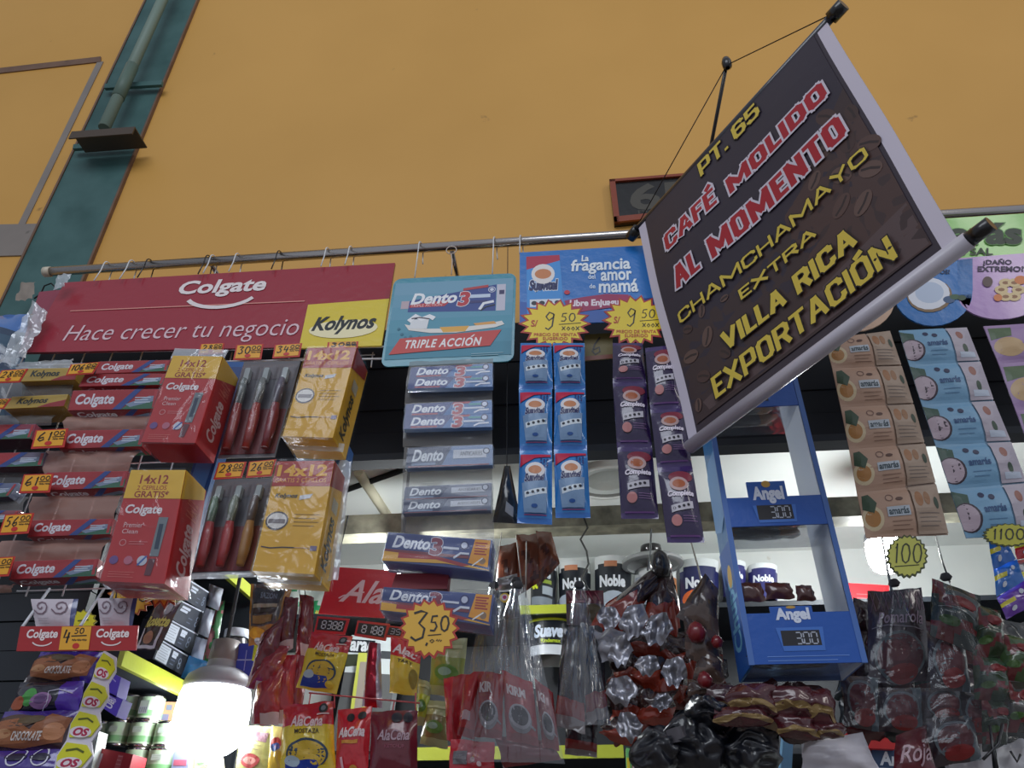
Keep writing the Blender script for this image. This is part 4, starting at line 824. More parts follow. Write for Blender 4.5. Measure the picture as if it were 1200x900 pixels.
k = Ink(SL, .001); k.fill([(0, 0), (0, .18), (1, .22), (1, 0)], (30, 100, 170)); k.fill([(0, .32), (.2, .28), (1, .3), (1, .52), (.5, .56), (0, .52)], (110, 160, 214)); k.fill([(0, .6), (0, 1), (1, 1), (1, .62)], (28, 96, 184)); k.text('Chups', .15, .72, .85, .93, (120, 190, 226), .03, .1, rot=90); k.ell(.55, .71, .16, .035, (232, 190, 90)); k.done('printed_side', o)
SR = Surf((bT.x, YF, zt), (bT.x, YB, zt), (bT.x, YB, zb), (bT.x, YF, zb)); mb = MB(); plate(mb, SR, UNIT, .003, (60, 100, 160)); mb.build('right_side', 'card', t, label='right side panel')
SI = Surf((bT.x-.004, YB, zt), (bT.x-.004, YF, zt), (bT.x-.004, YF, zb), (bT.x-.004, YB, zb)); mb = MB(); plate(mb, SI, UNIT, .001, (206, 212, 222)); mb.build('inner_lining', 'card', t, label='pale grey inside lining')
for x in (aT.x, bT.x):
    mb = MB(); mb.box((x-.004, YF-.002, zb), (x+.004, YF+.002, zt), (70, 110, 180)); mb.build('front_edge', 'card', t)
def front(y0, y1, lip, txt, price, name_px):
    z0 = (PY(name_px[0], y1, YF)).z; z1 = PY(name_px[0], y0, YF).z
    S = Surf((aT.x, YF-.001, z1), (bT.x, YF-.001, z1), (bT.x, YF-.001, z0), (aT.x, YF-.001, z0)); mb = MB()
    pl = [(0, 0), (0, 1), (1, 1), (1, 0)]
    if lip: pl = [(0, 0), (0, 1), (1, 1), (1, 0), (.64, 0), (.64, -lip), (.25, -lip), (.25, 0)]
    plate(mb, S, pl, .003, BL_); o = mb.build('price_front', 'gloss', t); k = Ink(S)
    h = 1.0
    if txt:
        k.ell(.445, -lip*.82, .045, lip*.22, (190, 150, 70)); k.text('Angel', .3, -lip*.62, .6, .2 if lip < .5 else .22, (214, 222, 240), .05)
        if lip < .5: k.lines(.15, .86, .88, .94, 2, (110, 150, 220), .006)
    a, b = (.3, .62)
    k.fill([(.27, .3), (.31, .9 if lip > .5 else .76), (.68, .9 if lip > .5 else .76), (.7, .3)], (60, 112, 196))
    v0, v1 = (.3, .8) if lip > .5 or not txt else (.36, .66)
    k.rect(.31, v0, .66, v1, (28, 28, 36)); k.seg(price, .44, v0+.08*(v1-v0)+.02, .63, v1-.12*(v1-v0), (170, 176, 190), .011); k.done('printed_price', o)
    d = Surf((aT.x+.002, YF+.002, z0+.004), (bT.x-.002, YF+.002, z0+.004), (bT.x-.002, YB, z0+.004), (aT.x+.002, YB, z0+.004)); mb = MB(); plate(mb, d, UNIT, .001, (150, 160, 180)); mb.build('shelf', 'soft_film', t, label='clear shelf floor')
    return z0, z1
z = [front(446, 476, 0, '', '3.00', (905,)), front(582, 616, .42*1.3, 'A', '3.00', (910,)), front(718, 778, .13, 'A', '3.00', (930,))]
mb = MB(); mb.box((aT.x, YB, z[2][0]), (bT.x, YB+.002, z[2][0]+.04), (60, 80, 120)); mb.build('back_lip', 'card', t)
def bar(x0, x1, zc, Y, ca, cb, lab, i, cat='chocolate bar', name='chocolate_bar', h=.042, group='wrapped bars lying in the blue display'):
    S = Surf((x0, Y+h, zc), (x1, Y+h, zc), (x1, Y, zc), (x0, Y, zc), bulge=pillow(.006, .02, .004, i)); S.wob = .12; S.sd = i*1.7; mb = MB(); pouch(mb, S, lambda u, v: cb if u > .72 or u < .08 else ca, 12, 6); prop(mb.build(name, 'sachet'), lab, cat, group)
for j, (z0, z1) in enumerate(z):
    n0 = ['top', 'middle', 'bottom'][j]
    xs = aT.x+.008; w = bT.x-aT.x-.03
    bar(xs, xs+w*.88, z0+.016, YF+.012, (122, 114, 92), (170, 118, 54), f'brown wrapped bar in front on the {n0} shelf of the blue display', j)
    bar(xs+.004, xs+w*.96, z0+.018, YF+.056, (96, 86, 76), (150, 106, 52), f'dark wrapped bar behind on the {n0} shelf of the blue display', j+5)
for i, (x0, y0, x1, y1) in enumerate(((864, 683, 896, 705), (896, 683, 930, 702), (932, 686, 955, 704))):
    S = SQ([(x0, y0), (x1-4, y0), (x1+2, y1), (x0+2, y1)], YF+.05, pillow(.008, .05, .005, i)); S.wob = .1; mb = MB(); pouch(mb, S, (84, 46, 40), 8, 6)
    prop(mb.build('candy_bag', 'sachet'), ['reddish candy bag standing at the left above the lowest blue price front', 'reddish candy bag standing in the middle above the lowest blue price front', 'small candy bag standing at the right above the lowest blue price front'][i], 'candy')

# ================================================================== GREEN HEADER AND SACHET STRIPS AT RIGHT
Y0 = 1.165
HS = SQ(R(960, 240, 1300, 400), Y0)
t = thing('header_card', 'green header card with three round coloured lobes hung from the rail at right', 'sign', mid(HS))
def pxuv(x, y): return ((x-960)/340, (y-240)/160)
mb = MB(); plate(mb, HS, [pxuv(*p) for p in ((1000, 268), (1000, 330), (1300, 306), (1300, 244), (1110, 258))], .003, (140, 200, 110)); mb.build('green_band', 'gloss', t)
def lobe(x0, x1, ytop0, ytop1, ymid, yb, c, nm):
    cx = (x0+x1)/2; rx = (x1-x0)/2; pts = [(x0, ytop0), (x0, ymid)]+[(cx-rx*cos(pi*i/14), ymid+(yb-ymid)*sin(pi*i/14)) for i in range(1, 14)]+[(x1, ymid-3), (x1, ytop1)]
    mb = MB(); S = HS.moved(.0012); plate(mb, S, [pxuv(*p) for p in pts], .003, c); mb.build('lobe', 'gloss', t, label=nm)
lobe(958, 1051, 330, 322, 356, 390, (206, 172, 146), 'beige lobe'); lobe(1050, 1143, 318, 308, 348, 384, (30, 112, 184), 'blue lobe'); lobe(1125, 1225, 308, 300, 350, 377, (176, 140, 196), 'lilac lobe'); lobe(1222, 1300, 300, 296, 345, 372, (200, 170, 120), 'tan lobe')
k = Ink(HS, .002)
def bx(x0, y0, x1, y1): a = pxuv(x0, y0); b = pxuv(x1, y1); return a[0], a[1], b[0], b[1]
k.text('amarás', *bx(1058, 266, 1198, 290), (34, 52, 40), .045, out=((96, 150, 80), .02)); k.text('CERO SIN SAL', *bx(1064, 296, 1166, 304), (40, 60, 40), .03)
k.text('¿MALTRATADOS?', *bx(1060, 322, 1116, 328), (16, 34, 70), .03); k.text('¿DAÑO', *bx(1155, 309, 1188, 317), (50, 40, 70), .035); k.text('EXTREMO?', *bx(1149, 318, 1202, 324), (50, 40, 70), .035)
def e(x, y, rx, ry, c, n=18): a, b = pxuv(x, y); k.ell(a, b, rx/340, ry/160, c, n)
e(1092, 351, 27, 19, (130, 104, 76)); e(1091, 349, 25, 18, (222, 226, 236)); e(1092, 348, 17, 12, (186, 200, 222)); e(1115, 356, 7, 4, (60, 90, 130)); e(1122, 353, 6, 3, (60, 96, 70)); e(1130, 354, 5, 3, (50, 80, 60))
for i in range(6):
    a = i*pi/3; e(1186+10*cos(a), 345+9*sin(a), 8, 5, (220, 196, 150), 10); e(1186+10*cos(a), 345+9*sin(a), 4, 2, (150, 110, 80), 8)
e(1172, 354, 5, 4, (214, 130, 80)); e(1198, 334, 7, 5, (214, 130, 80)); e(1160, 336, 6, 6, (90, 70, 70)); k.done('printed_art', t)
def am_art(k, kind):
    if kind == 'beige':
        k.rect(.0, .0, .62, 1, (186, 152, 130)); k.ell(.12, .62, .13, .26, (214, 196, 160)); k.ell(.12, .62, .09, .18, (176, 124, 66)); k.fill([(.04, .1), (.02, .4), (.14, .52), (.2, .3), (.12, .08)], (52, 76, 54)); k.ring(.36, .22, .045, .012, (120, 90, 80)); k.ell(.48, .26, .045, .04, (90, 60, 50)); k.rect(.3, .42, .58, .62, (186, 196, 206)); k.text('amarás', .32, .45, .56, .58, (50, 70, 80), .03); k.lines(.34, .72, .58, .88, 3, (130, 100, 84), .008)
        k.rect(.64, .02, 1, .98, (170, 148, 130)); k.ell(.72, .3, .05, .16, (160, 110, 70)); k.ell(.82, .3, .04, .14, (150, 106, 70)); k.ell(.93, .4, .03, .12, (70, 84, 70)); k.lines(.68, .6, .94, .84, 4, (120, 110, 104), .008)
    elif kind == 'blue':
        k.rect(.0, .0, .66, 1, (120, 164, 196)); k.fill([(.0, .05), (.0, .4), (.16, .46), (.18, .16)], (54, 84, 70)); k.ell(.1, .62, .17, .3, (60, 48, 60)); k.ell(.09, .62, .15, .27, (184, 166, 178)); k.ell(.34, .2, .04, .06, (36, 44, 80)); k.ell(.46, .26, .04, .06, (36, 44, 80)); k.text('amarás', .32, .42, .6, .56, (50, 84, 130), .03); k.lines(.34, .7, .58, .8, 2, (80, 120, 160), .008)
        k.rect(.68, .02, 1, .98, (178, 170, 182)); k.ell(.82, .28, .05, .12, (150, 100, 90)); k.ell(.84, .66, .035, .12, (60, 80, 66)); k.rect(.74, .76, .96, .9, (190, 200, 216))
    else:
        k.rect(0, 0, 1, 1, (154, 126, 168)); k.ell(.22, .62, .2, .24, (190, 160, 120)); k.fill([(.04, .08), (.02, .4), (.3, .36), (.36, .1)], (80, 100, 70)); k.rect(.5, .36, 1, .6, (204, 208, 222)); k.text('amarás', .54, .4, .96, .56, (60, 60, 100), .03); k.lines(.5, .7, .9, .8, 2, (110, 90, 130), .01)
def quads(Ls, Rs): return [[Ls[i], Rs[i], Rs[i+1], Ls[i+1]] for i in range(len(Ls)-1)]
sachet_strip('sachet_strip', 'beige shampoo sachet strip at right, nearest to the coffee banner', quads([(966, 398), (975, 432), (985, 478), (995, 527), (1004, 578), (1015, 631)], [(1042, 388), (1056, 429), (1070, 474), (1083, 520), (1096, 567), (1111, 627)]), 1.12, 'beige', lambda u, v: (176, 148, 128), .009, 'shampoo sachet strips under the green header', art=am_art)
sachet_strip('sachet_strip', 'pale blue shampoo sachet strip with a coconut, second from the coffee banner', quads([(1053, 388), (1065, 428), (1080, 475), (1096, 522), (1113, 574), (1132, 631)], [(1132, 384), (1148, 424), (1164, 470), (1184, 518), (1202, 566), (1220, 626)]), 1.115, 'blue', lambda u, v: (128, 162, 190), .009, 'shampoo sachet strips under the green header', art=am_art)
sachet_strip('sachet_strip', 'lilac shampoo sachet strip at the right edge of the photo', quads([(1152, 383), (1170, 427), (1190, 482), (1212, 540)], [(1232, 378), (1254, 420), (1276, 474), (1300, 530)]), 1.12, 'lilac', lambda u, v: (150, 124, 164), .009, 'shampoo sachet strips under the green header', art=am_art)
# ================================================================== BULBS
def bulb(cx, ytop, ygl, ybot, Y, rpx, mat, label, wire_to, name='led_bulb'):
    a = PY(cx, (ygl+ybot)/2, Y); rr = (PY(cx+rpx, (ygl+ybot)/2, Y)-PY(cx-rpx, (ygl+ybot)/2, Y)).length/2
    zt_ = PY(cx, ytop, Y).z; zg = PY(cx, ygl, Y).z; zb_ = PY(cx, ybot, Y).z
    o = Vector((a.x, Y, 0)); t = thing(name, label, 'light bulb', Vector((a.x, Y, zb_)))
    mb = MB(); h = zg-zb_
    mb.lathe(o, [(0, zb_), (rr*.6, zb_+h*.02), (rr*.86, zb_+h*.14), (rr*.99, zb_+h*.36), (rr, zb_+h*.6), (rr*.97, zb_+h*.86), (rr*.9, zg)], 28, [(255, 255, 255)]*6); mb.build('diffuser', mat, t)
    mb = MB(); hh = zt_-zg; g = (150, 152, 160)
    mb.lathe(o, [(rr*.9, zg-.001), (rr*.95, zg+hh*.06), (rr*.86, zg+hh*.24), (rr*.62, zg+hh*.36), (rr*.42, zg+hh*.42), (rr*.4, zg+hh*.55)], 28, [g]*5); mb.build('housing', 'card', t)
    mb = MB(); mb.lathe(o, [(rr*.4, zg+hh*.55), (rr*.42, zg+hh*.6), (rr*.38, zg+hh*.96), (rr*.2, zt_), (0, zt_)], 20, [(128, 120, 118)]*4); mb.build('socket', 'card', t)
    mb = MB(); mb.tube([(a.x, Y, zt_-.003), (a.x, Y, Z(.95))], .004, (70, 74, 78), 6); mb.build('cord', 'matte', t)
    return t
bulb(247, 750, 808, 884, 1.50, 41, 'bulb_glow', 'large glowing LED bulb on a grey socket at lower left', None)
bulb(470, 628, 642, 680, 1.72, 19, 'bulb_glow_far', 'glowing LED bulb hidden behind the upper wide blue toothpaste carton', None)
bulb(1038, 600, 634, 670, 1.90, 21, 'bulb_glow_far', 'glowing LED bulb half hidden by the beige sachet strip', None)

# ================================================================== LEFT SIDE SHELF GOODS
XL = -.80
bb = [([(223, 680), (247, 695), (239, 717), (215, 702)], 0, 'topmost'), ([(213, 704), (241, 718), (233, 743), (197, 723)], 0, 'second from the top'), ([(196, 724), (232, 743), (223, 766), (188, 748)], 1, 'third from the top, with a white label'), ([(188, 749), (220, 768), (213, 791), (179, 772)], 1, 'lowest, with a white label')]
for q, wl, nm in bb:
    S = SX(q, XL-.02); t = thing('black_box', f'small black carton in the leaning stack, {nm}', 'box', mid(S), 'stack of small black cartons')
    mb = MB(); carton(mb, S, .05, (36, 42, 56), (26, 30, 40)); c = mb.build('box', 'card', t)
    k = Ink(S); k.rect(0, 0, 1, .07, (180, 186, 200))
    if wl: k.rect(.04, .14, .42, .96, (196, 202, 214)); k.lines(.08, .25, .38, .85, 6, (150, 156, 170), .012)
    k.lines(.5 if wl else .14, .24, .68 if wl else .44, .4, 2, (190, 196, 210), .05); k.lines(.5, .6, .64, .8, 2, (90, 98, 120), .02); k.ring(.8, .46, .04, .02, (120, 130, 150)); k.ring(.8, .7, .04, .02, (120, 130, 150)); k.done('printed_front', c)
def loose(q, Y, c, name, label, cat, D=.012, mat='sachet', group=None, wr=.004, seed=None, art=None, plane=None, nu=9, nv=12, seal=.05, parent_name='pouch', rnd=0.0, wob=.03):
    sd = seed if seed is not None else q[0][0]*.37+q[0][1]*.11
    S = SQ(q, Y, pillow(D, seal, wr, sd)) if plane is None else SX(q, plane, pillow(D, seal, wr, sd))
    S.rnd = rnd; S.wob = wob; S.sd = sd; mb = MB(); pouch(mb, S, c, nu, nv)
    if art is None:
        return prop(mb.build(name, mat), label, cat, group)
    t = thing(name, label, cat, mid(S), group); c_ = mb.build(parent_name, mat, t); k = Ink(S, .0009); art(k); k.done('printed_front', c_); return t
loose([(246, 684), (262, 690), (256, 716), (240, 708)], 1.62, (200, 208, 220), 'white_packet', 'white crumpled packet beside the topmost black carton', 'packet', .01)
loose([(240, 712), (252, 716), (244, 748), (232, 742)], 1.6, (186, 194, 208), 'white_packet', 'white crumpled packet beside the second black carton', 'packet', .01)
loose([(230, 746), (243, 750), (236, 780), (222, 774)], 1.58, (178, 190, 210), 'white_packet', 'white crumpled packet beside the lower black cartons', 'packet', .01)
loose([(222, 768), (246, 776), (236, 800), (212, 794)], 1.55, (70, 150, 214), 'blue_packet', 'sky blue packet on the shelf just above the bulb', 'packet', .008)
loose([(247, 706), (264, 704), (250, 780), (234, 782)], 1.68, lambda u, v: (60, 110, 70) if noise.noise(Vector((u*3, v*8, 5))) > 0 else (150, 96, 100), 'herb_packet', 'green and red herb packet behind the white packets', 'packet', .01, nv=20)
# jar behind the bulb socket
t = thing('jar', 'dark jar with a white lid and label behind the bulb socket', 'jar', PY(270, 785, 1.62)); c = PY(270, 785, 1.62); zt1 = PY(270, 739, 1.62).z; r = .026
mb = MB(); mb.lathe((c.x, 1.62, 0), [(0, c.z-.02), (r, c.z-.02), (r, zt1-.03), (r*.9, zt1-.02)], 20, [(60, 56, 60)]*3); mb.build('body', 'gloss', t)
mb = MB(); mb.lathe((c.x, 1.62, 0), [(r, zt1-.018), (r*1.04, zt1-.016), (r*1.04, zt1-.001), (r*.96, zt1), (0, zt1)], 20, [(200, 206, 216)]*4); mb.build('lid', 'card', t)
mb = MB(); mb.lathe((c.x, 1.62, 0), [(r*1.02, c.z-.01), (r*1.02, zt1-.034)], 20, [(196, 204, 216)]); mb.build('label_wrap', 'card', t)
# brown frosted snack bag with panels
t = loose([(186, 702), (214, 702), (186, 762), (158, 762)], 1.30, lambda u, v: (92, 74, 74) if v < .6 else (60, 44, 44), 'cocoa_bag', 'brown patterned bag with yellow lettering and a white picture frame behind the ledge sign', 'bag', .008, art=lambda k: (k.fill([(.0, .58), (.06, .98), (.8, .98), (.84, .58), (.76, .58), (.7, .92), (.14, .92), (.1, .58)], (214, 214, 222)), k.text('Rosette', .04, .36, .94, .56, (214, 206, 110), .04, .2), k.ell(.4, .78, .2, .12, (176, 130, 100)), k.ell(.72, .2, .12, .14, (160, 160, 170))))
# chocolate bags and their zig zag label strip
def choc(k):
    k.ell(.3, .3, .28, .2, (90, 70, 60)); k.fill([(0, .3), (.1, .85), (.5, .95), (.95, .8), (.98, .2), (.7, .1), (.55, .5), (.3, .2)], (158, 100, 66)); k.ell(.2, .6, .12, .12, (190, 140, 100)); k.ell(.84, .55, .12, .22, (200, 140, 100)); k.ell(.5, .25, .18, .12, (100, 84, 60)); k.text('CHOCOLATE', .34, .56, .72, .76, (226, 218, 214), .03, .1)
loose([(48, 764), (121, 764), (104, 800), (28, 800)], 1.20, lambda u, v: (60, 36, 150) if v < .25 or u > .86 else (64, 46, 50), 'chocolate_bag', 'purple topped bag of chocolates directly under the ledge sign', 'chocolate bag', .018, art=choc, group='bags of chocolates at lower left', nu=14)
loose([(24, 800), (100, 798), (92, 838), (8, 840)], 1.19, lambda u, v: (26, 26, 46) if u < .75 else (82, 48, 176), 'chocolate_bag', 'dark navy bag of chocolates with green and pink shapes', 'chocolate bag', .016, group='bags of chocolates at lower left', nu=14,
      art=lambda k: (k.ell(.3, .5, .12, .26, (80, 160, 80)), k.ell(.14, .66, .1, .2, (170, 90, 60)), k.ell(.5, .62, .16, .24, (150, 110, 160)), k.ell(.5, .58, .1, .14, (110, 80, 130)), k.line([(.04, .95), (.3, .92), (.5, .95), (.62, .7), (.58, .35), (.72, .3), (.9, .4)], .012, (210, 206, 230))))
loose([(6, 834), (92, 832), (76, 880), (-20, 882)], 1.18, lambda u, v: (70, 46, 140) if v < .2 else (70, 50, 54), 'chocolate_bag', 'brown bag of chocolates lowest but one at lower left', 'chocolate bag', .018, art=choc, group='bags of chocolates at lower left', nu=14)
loose([(-20, 880), (76, 878), (66, 925), (-40, 925)], 1.17, (66, 44, 140), 'chocolate_bag', 'violet bag with white ringed shapes in the bottom left corner', 'chocolate bag', .016, group='bags of chocolates at lower left', nu=12, art=lambda k: (k.ell(.5, .2, .13, .12, (40, 36, 60)), k.ring(.5, .2, .1, .015, (220, 220, 235)), k.ell(.78, .2, .12, .1, (40, 36, 60)), k.ring(.78, .2, .09, .015, (220, 220, 235)), k.ell(.25, .35, .08, .1, (150, 100, 150))))
S = SQ([(122, 762), (136, 770), (96, 905), (62, 905)], 1.15)
t = thing('wafer_strip', 'zigzag strip of yellow wafer labels hanging beside the chocolate bags', 'packet strip', mid(S))
mb = MB(); zig = [(0, 0)]+[(-.12*(i % 2)+.0, i/8) for i in range(1, 9)]+[(1+.25*(i % 2), i/8) for i in range(8, -1, -1)]; plate(mb, S, zig, .003, (224, 220, 240)); mb.build('backing', 'gloss', t)
for i in range(4):
    v = i/4; q = S.sub(.0, v+.02, 1.0, v+.23).moved(.003); mb = MB(); plate(mb, q, [(.1, 0), (-.05, .5), (.1, 1), (.95, .9), (1.2, .4), (.9, .05)], .003, (222, 222, 40)); o = mb.build('wafer', 'gloss', t)
    k = Ink(q); k.ell(.5, .76, .46, .22, (236, 226, 232)); k.text('OS', .22, .62, .82, .9, (180, 40, 80), .05, .2); k.line([(.2, .3), (.6, .22), (.9, .34)], .07, (90, 100, 30)); k.done('printed_label', o)
for q, tx, lab in (([(122, 784), (142, 794), (136, 818), (112, 806)], '', 'purple wafer box end sticking out, upper one'), ([(118, 806), (144, 820), (136, 840), (106, 820)], 'UBI', 'purple wafer box end sticking out with white letters, lower one')):
    S = SQ(q, 1.22); t = thing('wafer_box', lab, 'box', mid(S), 'purple wafer box ends'); mb = MB(); carton(mb, S, .03, (84, 62, 190)); c = mb.build('box', 'card', t); k = Ink(S)
    if tx: k.text(tx, .55, .2, .75, .8, (226, 224, 240), .04, rot=90)
    k.line([(.2, .1), (.8, .3)], .05, (170, 160, 226)); k.done('printed_edge', c)
# green cans
cans = [(139, 156, 815, 845), (157, 187, 816, 847), (108, 121, 846, 874), (121, 148, 845, 876), (148, 179, 846, 877), (178, 206, 847, 877), (141, 169, 877, 911), (169, 203, 878, 911)]
cl = ['upper row, left', 'upper row, with a barcode panel', 'middle row, leftmost and half hidden', 'middle row, second', 'middle row, third', 'middle row, nearest the glowing bulb', 'bottom row, behind the red box', 'bottom row, right']
for i, (x0, x1, y0, y1) in enumerate(cans):
    Y = 1.52; xa, xb = x0, x1; 
    c = PY((xa+xb)/2, y1, Y); zt_ = PY((xa+xb)/2, y0, Y).z; r = (PY(xb, y0, Y)-PY(xa, y0, Y)).length/2*.97; r = max(r, .018); x = c.x; zb_ = c.z
    t = thing('milk_can', f'pale green can stacked on the left shelf, {cl[i]}', 'can', Vector((x, Y, zb_)), 'stacked pale green cans')
    g = (186, 212, 180)
    mb = MB(); mb.lathe((x, Y, 0), [(r*.97, zb_+.003), (r*.97, zt_-.003)], 22, [g]); o = mb.build('label_wrap', 'gloss', t)
    mb = MB(); mb.lathe((x, Y, 0), [(0, zb_), (r*.96, zb_), (r, zb_+.002), (r*.97, zb_+.005)], 22, [(110, 120, 124)]*3); mb.build('rim', 'chrome', t); mb = MB(); mb.lathe((x, Y, 0), [(r*.97, zt_-.005), (r, zt_-.002), (r*.96, zt_), (0, zt_-.002)], 22, [(120, 130, 134)]*3); mb.build('lid', 'chrome', t)
    mb = MB(); mb.lathe((x, Y, 0), [(r*.975, zb_+(zt_-zb_)*.18), (r*.975, zb_+(zt_-zb_)*.4)], 22, [(126, 180, 124)]); mb.build('green_band', 'gloss', t)
    S = Surf((x-r*.4, Y-r*.99, zt_-.01), (x+r*.45, Y-r*.99, zt_-.01), (x+r*.45, Y-r*.99, zb_+.012), (x-r*.4, Y-r*.99, zb_+.012)); k = Ink(S); k.rect(.1, .1, .9, .5, (196, 210, 200))
    if i == 1: k.rect(.1, .5, .9, 1, (200, 206, 214)); [k.rect(.16+.14*j, .56, .22+.14*j, .94, (120, 130, 140)) for j in range(5)]
    else: k.lines(.18, .2, .8, .42, 3, (130, 170, 130), .02)
    k.done('printed_label', t)
def cart(q, Y, c, name, label, cat='box', d=.04, art=None, mat='card', plane=None, group=None):
    S = SQ(q, Y) if plane is None else SX(q, plane); t = thing(name, label, cat, mid(S), group); mb = MB(); carton(mb, S, d, c); o = mb.build('box', mat, t)
    if art: k = Ink(S); art(k); k.done('printed_front', o)
    return t
cart([(190, 822), (211, 823), (208, 848), (185, 846)], 1.53, (206, 150, 116), 'orange_packet', 'pale orange packet between the top cans and the bulb', 'packet', .03, lambda k: (k.rect(.3, .15, .6, .4, (120, 126, 150)), k.rect(.1, .6, .5, .9, (130, 124, 160)), k.rect(.7, .6, .9, .9, (176, 170, 190))))
cart([(114, 876), (156, 884), (148, 915), (100, 915)], 1.40, (172, 40, 50), 'red_box', 'red box with a white bar in front of the green cans', 'box', .05, lambda k: (k.rect(.12, .15, .22, .8, (210, 190, 195)), k.rect(.62, .1, .76, .9, (190, 90, 96)), k.lines(.63, .15, .75, .85, 6, (214, 150, 150), .02)))
cart([(98, 856), (116, 857), (104, 915), (88, 915)], 1.38, (206, 216, 212), 'white_carton', 'tall white carton with a green patch beside the chocolate bags', 'box', .03, lambda k: (k.ell(.2, .6, .2, .12, (60, 130, 100)), k.ell(.3, .78, .16, .06, (90, 110, 160))))
cart([(204, 880), (222, 880), (218, 915), (198, 915)], 1.50, (140, 150, 180), 'blue_grey_packet', 'blue grey packet under the glowing bulb, left', 'packet', .02, lambda k: (k.rect(.1, .3, .9, .5, (170, 90, 110)),))
loose([(226, 884), (262, 884), (264, 918), (222, 918)], 1.58, (216, 206, 170), 'cream_pouch', 'cream pouch with a faint green print below the glowing bulb', 'pouch', .02, art=lambda k: (k.ell(.5, .3, .25, .15, (150, 180, 140)), k.text('VEGETAL', .25, .5, .75, .62, (120, 150, 120), .02)))
loose([(284, 850), (318, 852), (312, 915), (274, 915)], 1.55, (190, 192, 130), 'olive_pouch', 'pale olive pouch with a red oval right of the bulb', 'pouch', .014, art=lambda k: (k.fill([(.2, .1), (.14, .26), (.9, .3), (.95, .12)], (150, 120, 130)), k.ell(.5, .66, .3, .12, (176, 80, 80)), k.ell(.5, .66, .2, .06, (206, 150, 140)), k.lines(.3, .38, .8, .46, 2, (140, 130, 110), .015)))
loose([(318, 850), (334, 852), (334, 912), (312, 912)], 1.52, lambda u, v: (208, 200, 120) if v < .5 else (200, 170, 60), 'spice_pouch', 'narrow yellow spice pouch behind the mustard pouches', 'pouch', .01, art=lambda k: (k.ell(.5, .35, .35, .12, (170, 60, 50)), k.ell(.5, .42, .3, .08, (40, 70, 130))))
# upper: brown coffee pouch, blue carton, papers
loose([(294, 684), (344, 684), (325, 756), (291, 758)], 1.42, lambda u, v: (176, 124, 52) if (u < .08 or u > .86 or v > .72) else (84, 78, 76), 'seasoning_pouch', 'brown and gold seasoning pouch hanging under the lower yellow carton', 'pouch', .012, art=lambda k: (k.fill([(.12, .06), (.12, .34), (.8, .34), (.84, .1), (.4, .14)], (56, 62, 72)), k.text('SAZÓN', .3, .17, .72, .28, (120, 140, 160), .02), k.rect(.12, .36, .78, .42, (160, 150, 130)), k.rect(.12, .44, .74, .5, (60, 54, 50)), k.rect(.14, .54, .7, .66, (150, 116, 70)), k.ell(.3, .82, .26, .1, (228, 164, 50)), k.ell(.4, .94, .2, .06, (190, 190, 196))), nu=16, nv=20)
cart([(276, 754), (300, 754), (296, 795), (268, 793)], 1.50, (46, 62, 176), 'blue_carton', 'deep blue carton just right of the bulb socket', 'box', .03, lambda k: (k.line([(.1, .5), (.95, .48)], .05, (170, 180, 226)), k.line([(.6, .2), (.6, .8)], .04, (150, 160, 220))))
loose([(298, 756), (308, 757), (304, 776), (295, 774)], 1.48, (206, 220, 60), 'lime_packet', 'small lime yellow packet beside the deep blue carton', 'packet', .004)
mb = MB(); S = SQ([(344, 684), (384, 682), (366, 752), (326, 748)], 2.40, lambda u, v: .01*sin(u*7+v*4)); grid(mb, S, 10, 12, lambda u, v: (60, 170, 110) if noise.noise(Vector((u*2.4+3, v*3.2, 8))) > .12 else ((222, 220, 90) if noise.noise(Vector((u*3+9, v*3, 2))) > .25 else (226, 234, 226)))
prop(mb.build('carrier_bag', 'gloss'), 'green and white carrier bag behind the dark red pouches', 'bag')

# ================================================================== RED SAUCE AREA
S = SQ([(389, 664), (466, 669), (450, 724), (373, 719)], 1.45)
t = thing('sauce_sign', 'red sign with white script lettering behind the blue toothpaste strip', 'sign', mid(S)); mb = MB(); plate(mb, S, UNIT, .004, (206, 36, 48)); mb.build('panel', 'gloss', t); k = Ink(S); k.text('AlaCena', .22, .26, 1.35, .78, (236, 200, 206), .025, .35) if False else k.text('Ala', .27, .26, .9, .72, (240, 206, 212), .02, .35); k.line([(.24, .66), (.3, .6), (.42, .56), (.6, .5)], .02, (240, 206, 212)); k.done('lettering', t, label='white script')
wire('sign_cord', 'thin dark cord holding up the red script sign', [PY(408, 604, 1.45), PY(394, 666, 1.45)], .0012, (40, 44, 50), 'matte', cat='cord')
for q, txt, lab in (([(372, 722), (410, 725), (404, 744), (368, 741)], '8388', 'red digit price tag, left one above the mustard pouch'), ([(419, 727), (457, 731), (452, 751), (415, 745)], '8188', 'red digit price tag, right one under the blue toothpaste strip'), ([(456, 733), (474, 735), (470, 748), (452, 746)], '35', 'small price tag partly behind the 3.50 star')):
    S = SQ(q, 1.40); t = thing('digit_price_tag', lab, 'price tag', mid(S), 'red framed digit price tags'); mb = MB(); plate(mb, S, UNIT, .002, (196, 34, 44)); mb.build('frame', 'gloss', t); k = Ink(S); k.rect(.06, .14, .92, .84, (30, 30, 36)); k.seg(txt, .2, .26, .84, .72, (196, 200, 210), .03); k.done('digits', t)
